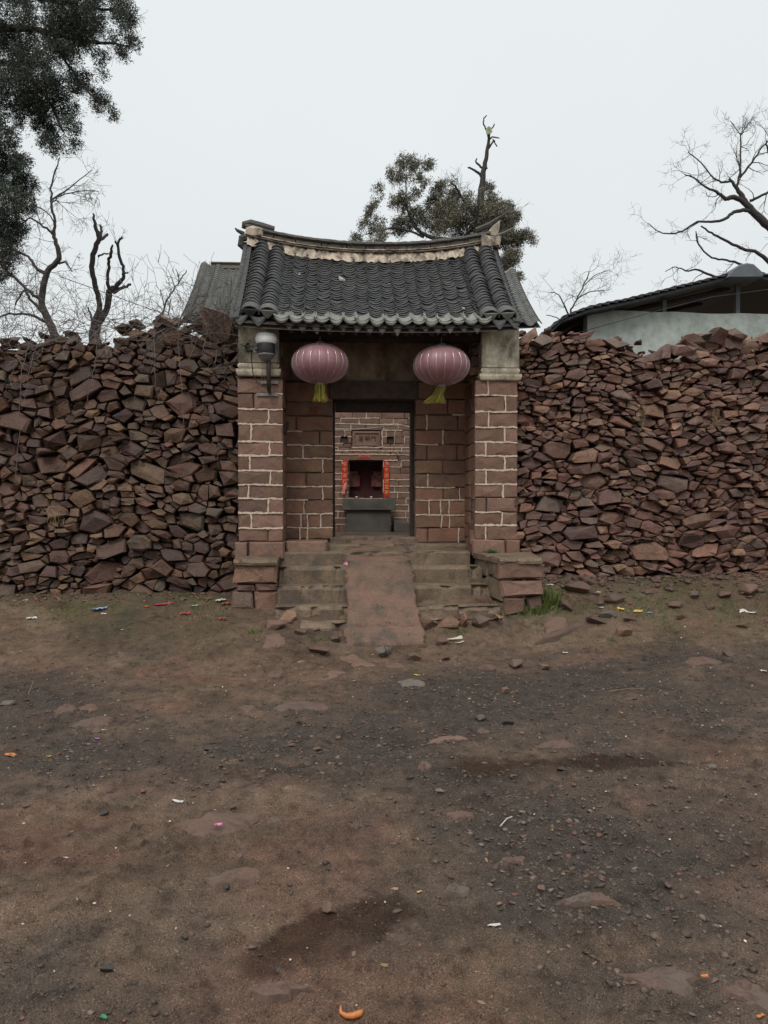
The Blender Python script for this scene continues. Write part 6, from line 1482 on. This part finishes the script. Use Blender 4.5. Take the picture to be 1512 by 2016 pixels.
# straw and leaf crumbs
def bits(n, xr, yr, wf, seed, L0, mat, name, wr=.35):
    x, y, r_ = strew(n, xr, yr, wf, seed); n = len(x); a = r_.uniform(0, 6.283, n); P = np.stack([x, y, gfine(x, y) + .004 + r_.uniform(0, .006, n)], 1)
    D = np.stack([np.cos(a), np.sin(a), r_.normal(0, .12, n)], 1); L = L0 * r_.uniform(.4, 1.5, n); V, Q, T3 = needles(P, D, L, L * wr, r_)
    add_obj(name, fast_mesh(name, V, np.concatenate([Q[:, [0, 1, 2]], Q[:, [0, 2, 3]], T3])), mat, kind='stuff')
px_l = X(600, -1.9)
bits(3800, (-4.4, 5.4), (-7.3, -.2), lambda x, y: .10 + .5 * np.exp(-(((x - px_l) / .6) ** 2 + ((y + 2.0) / .5) ** 2)) + .3 * sm(-2.2, -.8, y), 31, .022, M_DRY, 'straw_litter')
M_PALE = leaf_mat('pale_crumbs', (.30, .28, .25), (.45, .42, .38), (.55, .52, .48))
bits(2600, (-4.4, 5.4), (-7.3, -.4), lambda x, y: .35 + 0 * x, 33, .010, M_PALE, 'pale_crumbs', .7)
bits(500, (px_l - .8, px_l + 1.2), (-2.4, -1.2), lambda x, y: .5 * np.exp(-(((x - px_l - .1) / .5) ** 2 + ((y + 1.9) / .4) ** 2)), 34, .035, M_DRY, 'straw_litter', .25)
# grass
def grass(n, cx, cy_, sx, sy_, h, seed, name, mat=M_GRASS, thr=None, spread=.5):
    r_ = np.random.RandomState(seed); x = cx + r_.normal(0, sx, n) if sx < 1 else r_.uniform(cx - sx, cx + sx, n); y = cy_ + r_.normal(0, sy_, n)
    if thr is not None: k = fbm(x * 2.3, y * 3.3, seed, 4) > thr; x = x[k]; y = y[k]
    n = len(x); P = np.stack([x, y, gfine(x, y) - .004], 1); D = np.stack([r_.normal(0, spread, n), r_.normal(0, spread, n), np.ones(n)], 1); L = h * r_.uniform(.4, 1.2, n)
    V, Q, T3 = needles(P, D, L, np.full(n, .0045) + L * .03, r_); return add_obj(name, fast_mesh(name, V, np.concatenate([Q[:, [0, 1, 2]], Q[:, [0, 2, 3]], T3])), mat, kind='stuff')
c = gpt(1040, 1205); grass(1300, c.x, c.y + .02, .17, .05, .10, 1, 'grass')
c = gpt(1080, 1190); grass(800, c.x, c.y, .06, .05, .16, 2, 'grass', M_GRASS)
grass(6500, -2.9, -.55, 1.7, .30, .035, 3, 'grass', thr=.50, spread=.8)
grass(8500, 3.9, -.85, 1.6, .38, .035, 4, 'grass', thr=.50, spread=.8)
for px, py, s_ in ((960, 1205, .1), (905, 1245, .08), (500, 1245, .05), (625, 1262, .1)):
    c = gpt(px, py); grass(160, c.x, c.y, s_, .04, .035, int(px), 'grass')
c = at(968, 1085, -.1); 
r_ = np.random.RandomState(3); n = 160; P = np.stack([c.x + r_.normal(0, .025, n), -.12 + r_.normal(0, .015, n), np.full(n, Z(1092, -.1))], 1); D = np.stack([r_.normal(0, .9, n), r_.normal(0, .6, n), np.ones(n)], 1); V, Q, T3 = needles(P, D, .07 * r_.uniform(.5, 1.1, n), np.full(n, .009), r_)
tag(add_obj('weed', fast_mesh('weed', V, np.concatenate([Q[:, [0, 1, 2]], Q[:, [0, 2, 3]], T3])), M_SPRIG), 'small green weed growing on top of the right cheek wall', 'plant')
for (px, py, w_, lab) in ((110, 1010, .09, 'dry grass tuft rooted in the lower left wall'), (1262, 815, .05, 'thin dry grass tuft hanging from the right wall below the pale stone'), (1408, 825, .06, 'dry grass tuft hanging from the upper right part of the right wall')):
    c = at(px, py, -.01); n = 60; P = np.stack([c.x + r_.normal(0, w_ * .5, n), -.0 + r_.normal(0, .015, n), c.z + r_.normal(0, .04, n)], 1); D = np.stack([r_.normal(0, .5, n), r_.normal(-.5, .4, n), r_.normal(-.2, .9, n)], 1); V, Q, T3 = needles(P, D, .14 * r_.uniform(.5, 1.1, n), np.full(n, .004), r_)
    tag(add_obj('dry_tuft', fast_mesh('dry_tuft', V, np.concatenate([Q[:, [0, 1, 2]], Q[:, [0, 2, 3]], T3])), M_DRY), lab, 'grass tuft')
# rubbish
def colm(nm, c, r=.5): return plain('litter_' + nm, c, r, var=.2, scale=60, bstr=.1)
W_ = colm('white', (.50, .48, .45)); RD = colm('red', (.30, .035, .04)); BL = colm('blue', (.20, .27, .42)); PK = colm('pink', (.62, .17, .36)); OR = colm('orange', (.45, .15, .035)); YE_ = colm('yellow', (.48, .33, .07)); GN = colm('green', (.03, .20, .10)); PU = colm('purple', (.40, .13, .40)); PG = colm('pale_green', (.35, .45, .33)); BK = colm('bark', (.45, .40, .33), .8)
def scrap(name, px, py, wpx, hpx, mat, label, cat, seed=0, crumple=.5, rot=None):
    p = gpt(px, py); z = float(gfine(p.x, p.y)[0]); D = p.y + 9.2; w_ = .78 * wpx / F * D; h_ = .7 * hpx / F * D; rg = random.Random(seed + int(px * 3 + py))
    lift = .028 if 'rock' in label else 0.0          # lies on a stone, not on the soil
    n, m = 6, 5; V = []; rot = rg.uniform(-.5, .5) if rot is None else rot; dep = w_ * rg.uniform(.4, .6) if hpx > wpx * .25 else w_ * .22
    cr_2, sr_2 = math.cos(rot), math.sin(rot)
    for j in range(m + 1):
        for i in range(n + 1):
            u, v = i / n - .5, j / m - .5; q = 1 + rg.uniform(-.22, .22) * crumple * 2
            x, y = u * w_ * q, v * dep * q * (1 - .5 * abs(u) * crumple)
            V.append((p.x + x * cr_2 - y * sr_2, p.y + x * sr_2 + y * cr_2, max(z, float(gfine(p.x + x * cr_2 - y * sr_2, p.y + x * sr_2 + y * cr_2)[0])) + .006 + lift + rg.uniform(0, 1) * h_ * .6 * crumple))
    Fc = [(j * (n + 1) + i, j * (n + 1) + i + 1, (j + 1) * (n + 1) + i + 1, (j + 1) * (n + 1) + i) for j in range(m) for i in range(n)]
    K = len(V); V = V + [(a, b, c_ - .002) for a, b, c_ in V]; Fc += [tuple(reversed([q + K for q in f])) for f in list(Fc)]
    return tag(add_obj(name, mesh_of(name, V, Fc), mat), label, cat, 'litter in the yard')
for a in [('paper_scrap', 63, 1219, 24, 14, W_, 'crumpled white tissue on the earth at the far left', 'paper'), ('paper_scrap', 50, 1183, 12, 8, W_, 'tiny white scrap in the grass at the foot of the left wall', 'paper'), ('wrapper', 196, 1203, 36, 16, BL, 'blue and white crumpled wrapper by the left wall', 'wrapper'), ('paper_scrap', 205, 1209, 14, 8, W_, 'white piece beside the blue wrapper', 'paper'), ('wrapper', 434, 1186, 28, 14, W_, 'white plastic scrap at the left of the cheek wall', 'wrapper'), ('wrapper', 446, 1193, 26, 16, RD, 'red wrapper lying against the left cheek wall', 'wrapper'), ('wrapper', 438, 1222, 24, 16, RD, 'red wrapper at the lower corner of the left cheek wall', 'wrapper'),
          ('wrapper', 364, 1209, 28, 10, RD, 'flat red scrap on the earth left of the cheek wall', 'wrapper'), ('wrapper', 383, 1195, 18, 10, PG, 'pale green wrapper among the grass', 'wrapper'), ('peel', 289, 1198, 12, 8, OR, 'orange scrap near the foot of the left wall', 'peel'), ('wrapper', 322, 1191, 46, 7, RD, 'long thin red strip near the foot of the left wall', 'wrapper'), ('paper_scrap', 1083, 1154, 18, 9, W_, 'white scrap between the right cheek wall and the angular boulder', 'paper'), ('paper_scrap', 1178, 1168, 14, 9, W_, 'white scrap on the bank right of the boulder', 'paper'),
          ('wrapper', 1241, 1191, 12, 8, RD, 'small red cap in the coloured rubbish on the bank', 'wrapper'), ('wrapper', 1222, 1199, 16, 7, YE_, 'yellow wrapper in the coloured rubbish on the bank', 'wrapper'), ('wrapper', 1257, 1202, 24, 7, YE_, 'yellow strip at the right end of the coloured rubbish', 'wrapper'), ('wrapper', 1279, 1205, 12, 8, BL, 'pale blue scrap at the right end of the coloured rubbish', 'wrapper'), ('wrapper', 1183, 1199, 14, 5, BL, 'pale blue scrap left of the coloured rubbish', 'wrapper'), ('paper_scrap', 1474, 1208, 40, 9, W_, 'flat white sheet near the right edge below the wall', 'paper'), ('paper_scrap', 1503, 1326, 14, 9, W_, 'white scrap at the right edge of the yard', 'paper'), ('paper_scrap', 1362, 1176, 10, 7, W_, 'white scrap in the rubble under the right wall', 'paper'),
          ('wrapper', 430, 1636, 18, 14, PK, 'bright pink wrapper on the large rock tongue', 'wrapper'), ('wrapper', 190, 1455, 14, 8, PU, 'purple wrapper at the left of the yard', 'wrapper'), ('paper_scrap', 350, 1575, 32, 8, W_, 'torn white label left of the yard centre', 'paper'), ('tape_strip', 972, 1827, 38, 9, W_, 'dirty white tape strip in the middle foreground', 'tape'), ('bottle_cap', 204, 1997, 20, 12, GN, 'green bottle cap in the lower left corner', 'cap'), ('leaf', 826, 1764, 14, 7, YE_, 'yellow leaf in the middle foreground', 'leaf'), ('leaf', 1387, 1946, 18, 12, OR, 'orange leaf on the large brown rock patch', 'leaf'), ('leaf', 1497, 2010, 20, 10, OR, 'orange leaf in the lower right corner', 'leaf'), ('leaf', 22, 1486, 32, 10, OR, 'orange brown leaf at the left edge', 'leaf'), ('leaf', 97, 1492, 16, 8, YE_, 'yellow brown leaf right of the left edge leaf', 'leaf'),
          ('bark_chip', 895, 1260, 42, 9, BK, 'pale bark chip below the right end of the steps', 'bark'), ('bark_chip', 905, 1268, 26, 6, BK, 'smaller pale bark chip in front of the larger one', 'bark'), ('paper_scrap', 128, 1693, 16, 7, W_, 'white scrap in the left foreground', 'paper'), ('paper_scrap', 204, 1431, 10, 6, W_, 'white chip beside the aslant stone', 'paper'), ('paper_scrap', 240, 1237, 6, 4, W_, 'tiny white speck on the bare patch at the left', 'paper'), ('paper_scrap', 1113, 1288, 14, 6, W_, 'white scrap on the earth right of the three stones', 'paper'), ('wrapper', 822, 1330, 18, 5, YE_, 'yellow sliver just below the ramp', 'wrapper'), ('wrapper', 680, 1113, 10, 8, PK, 'small pink wrapper on the steps left of the ramp', 'wrapper')]:
    if a[-2].startswith('small pink wrapper'): 
        p = at(680, 1112, -.2); o = sheet('wrapper', [(p.x - .03, -.22, .80), (p.x + .03, -.2, .795), (p.x + .025, -.17, .82), (p.x - .02, -.17, .81)], PK, a[-2], a[-1], fold=.02); o['group'] = 'litter in the yard'; continue
    scrap(*a, crumple=.15 if a[0] in ('tape_strip', 'leaf', 'bark_chip') else .5, rot=(.35 if a[0] == 'tape_strip' else None))
# orange peel: curled crescent
p = gpt(690, 1998); z = float(gfine(p.x, p.y)[0]); mb = MB(); pts = [(-.030, .022, .020), (-.030, .006, .010), (-.014, -.004, .006), (.008, -.007, .007), (.030, -.002, .010), (.038, .008, .014)]
mb.tube([Vector((p.x + a, p.y + b, z + c + .004)) for a, b, c in pts], [.003, .006, .008, .010, .011, .004], 8); tag(mb.obj('orange_peel', OR, smooth=True), 'curled orange peel at the bottom of the picture', 'peel')
p0, p1 = gpt(1198, 1366), gpt(1272, 1360); mb = MB(); mb.tube([p0 + Vector((0, 0, .02)), p0.lerp(p1, .5) + Vector((0, 0, .028)), p1 + Vector((0, 0, .02))], .0035, 5); tag(mb.obj('straw_stalk', M_DRY), 'long straw stalk lying on the dark gravel', 'straw')
p0, p1 = gpt(985, 1632), gpt(998, 1618); mb = MB(); mb.tube([p0 + Vector((0, 0, .014)), p1 + Vector((0, 0, .016)), p1 + Vector((.03, .02, .016))], .003, 5); tag(mb.obj('straw_stalk', BK), 'short bent pale stick right of the yard centre', 'straw')
p0, p1 = gpt(55, 1372), gpt(66, 1348); mb = MB(); mb.tube([p0 + Vector((0, 0, .014)), p1 + Vector((0, 0, .03))], .004, 5); tag(mb.obj('straw_stalk', M_DRY), 'thin stick on the earth near the left edge', 'straw')
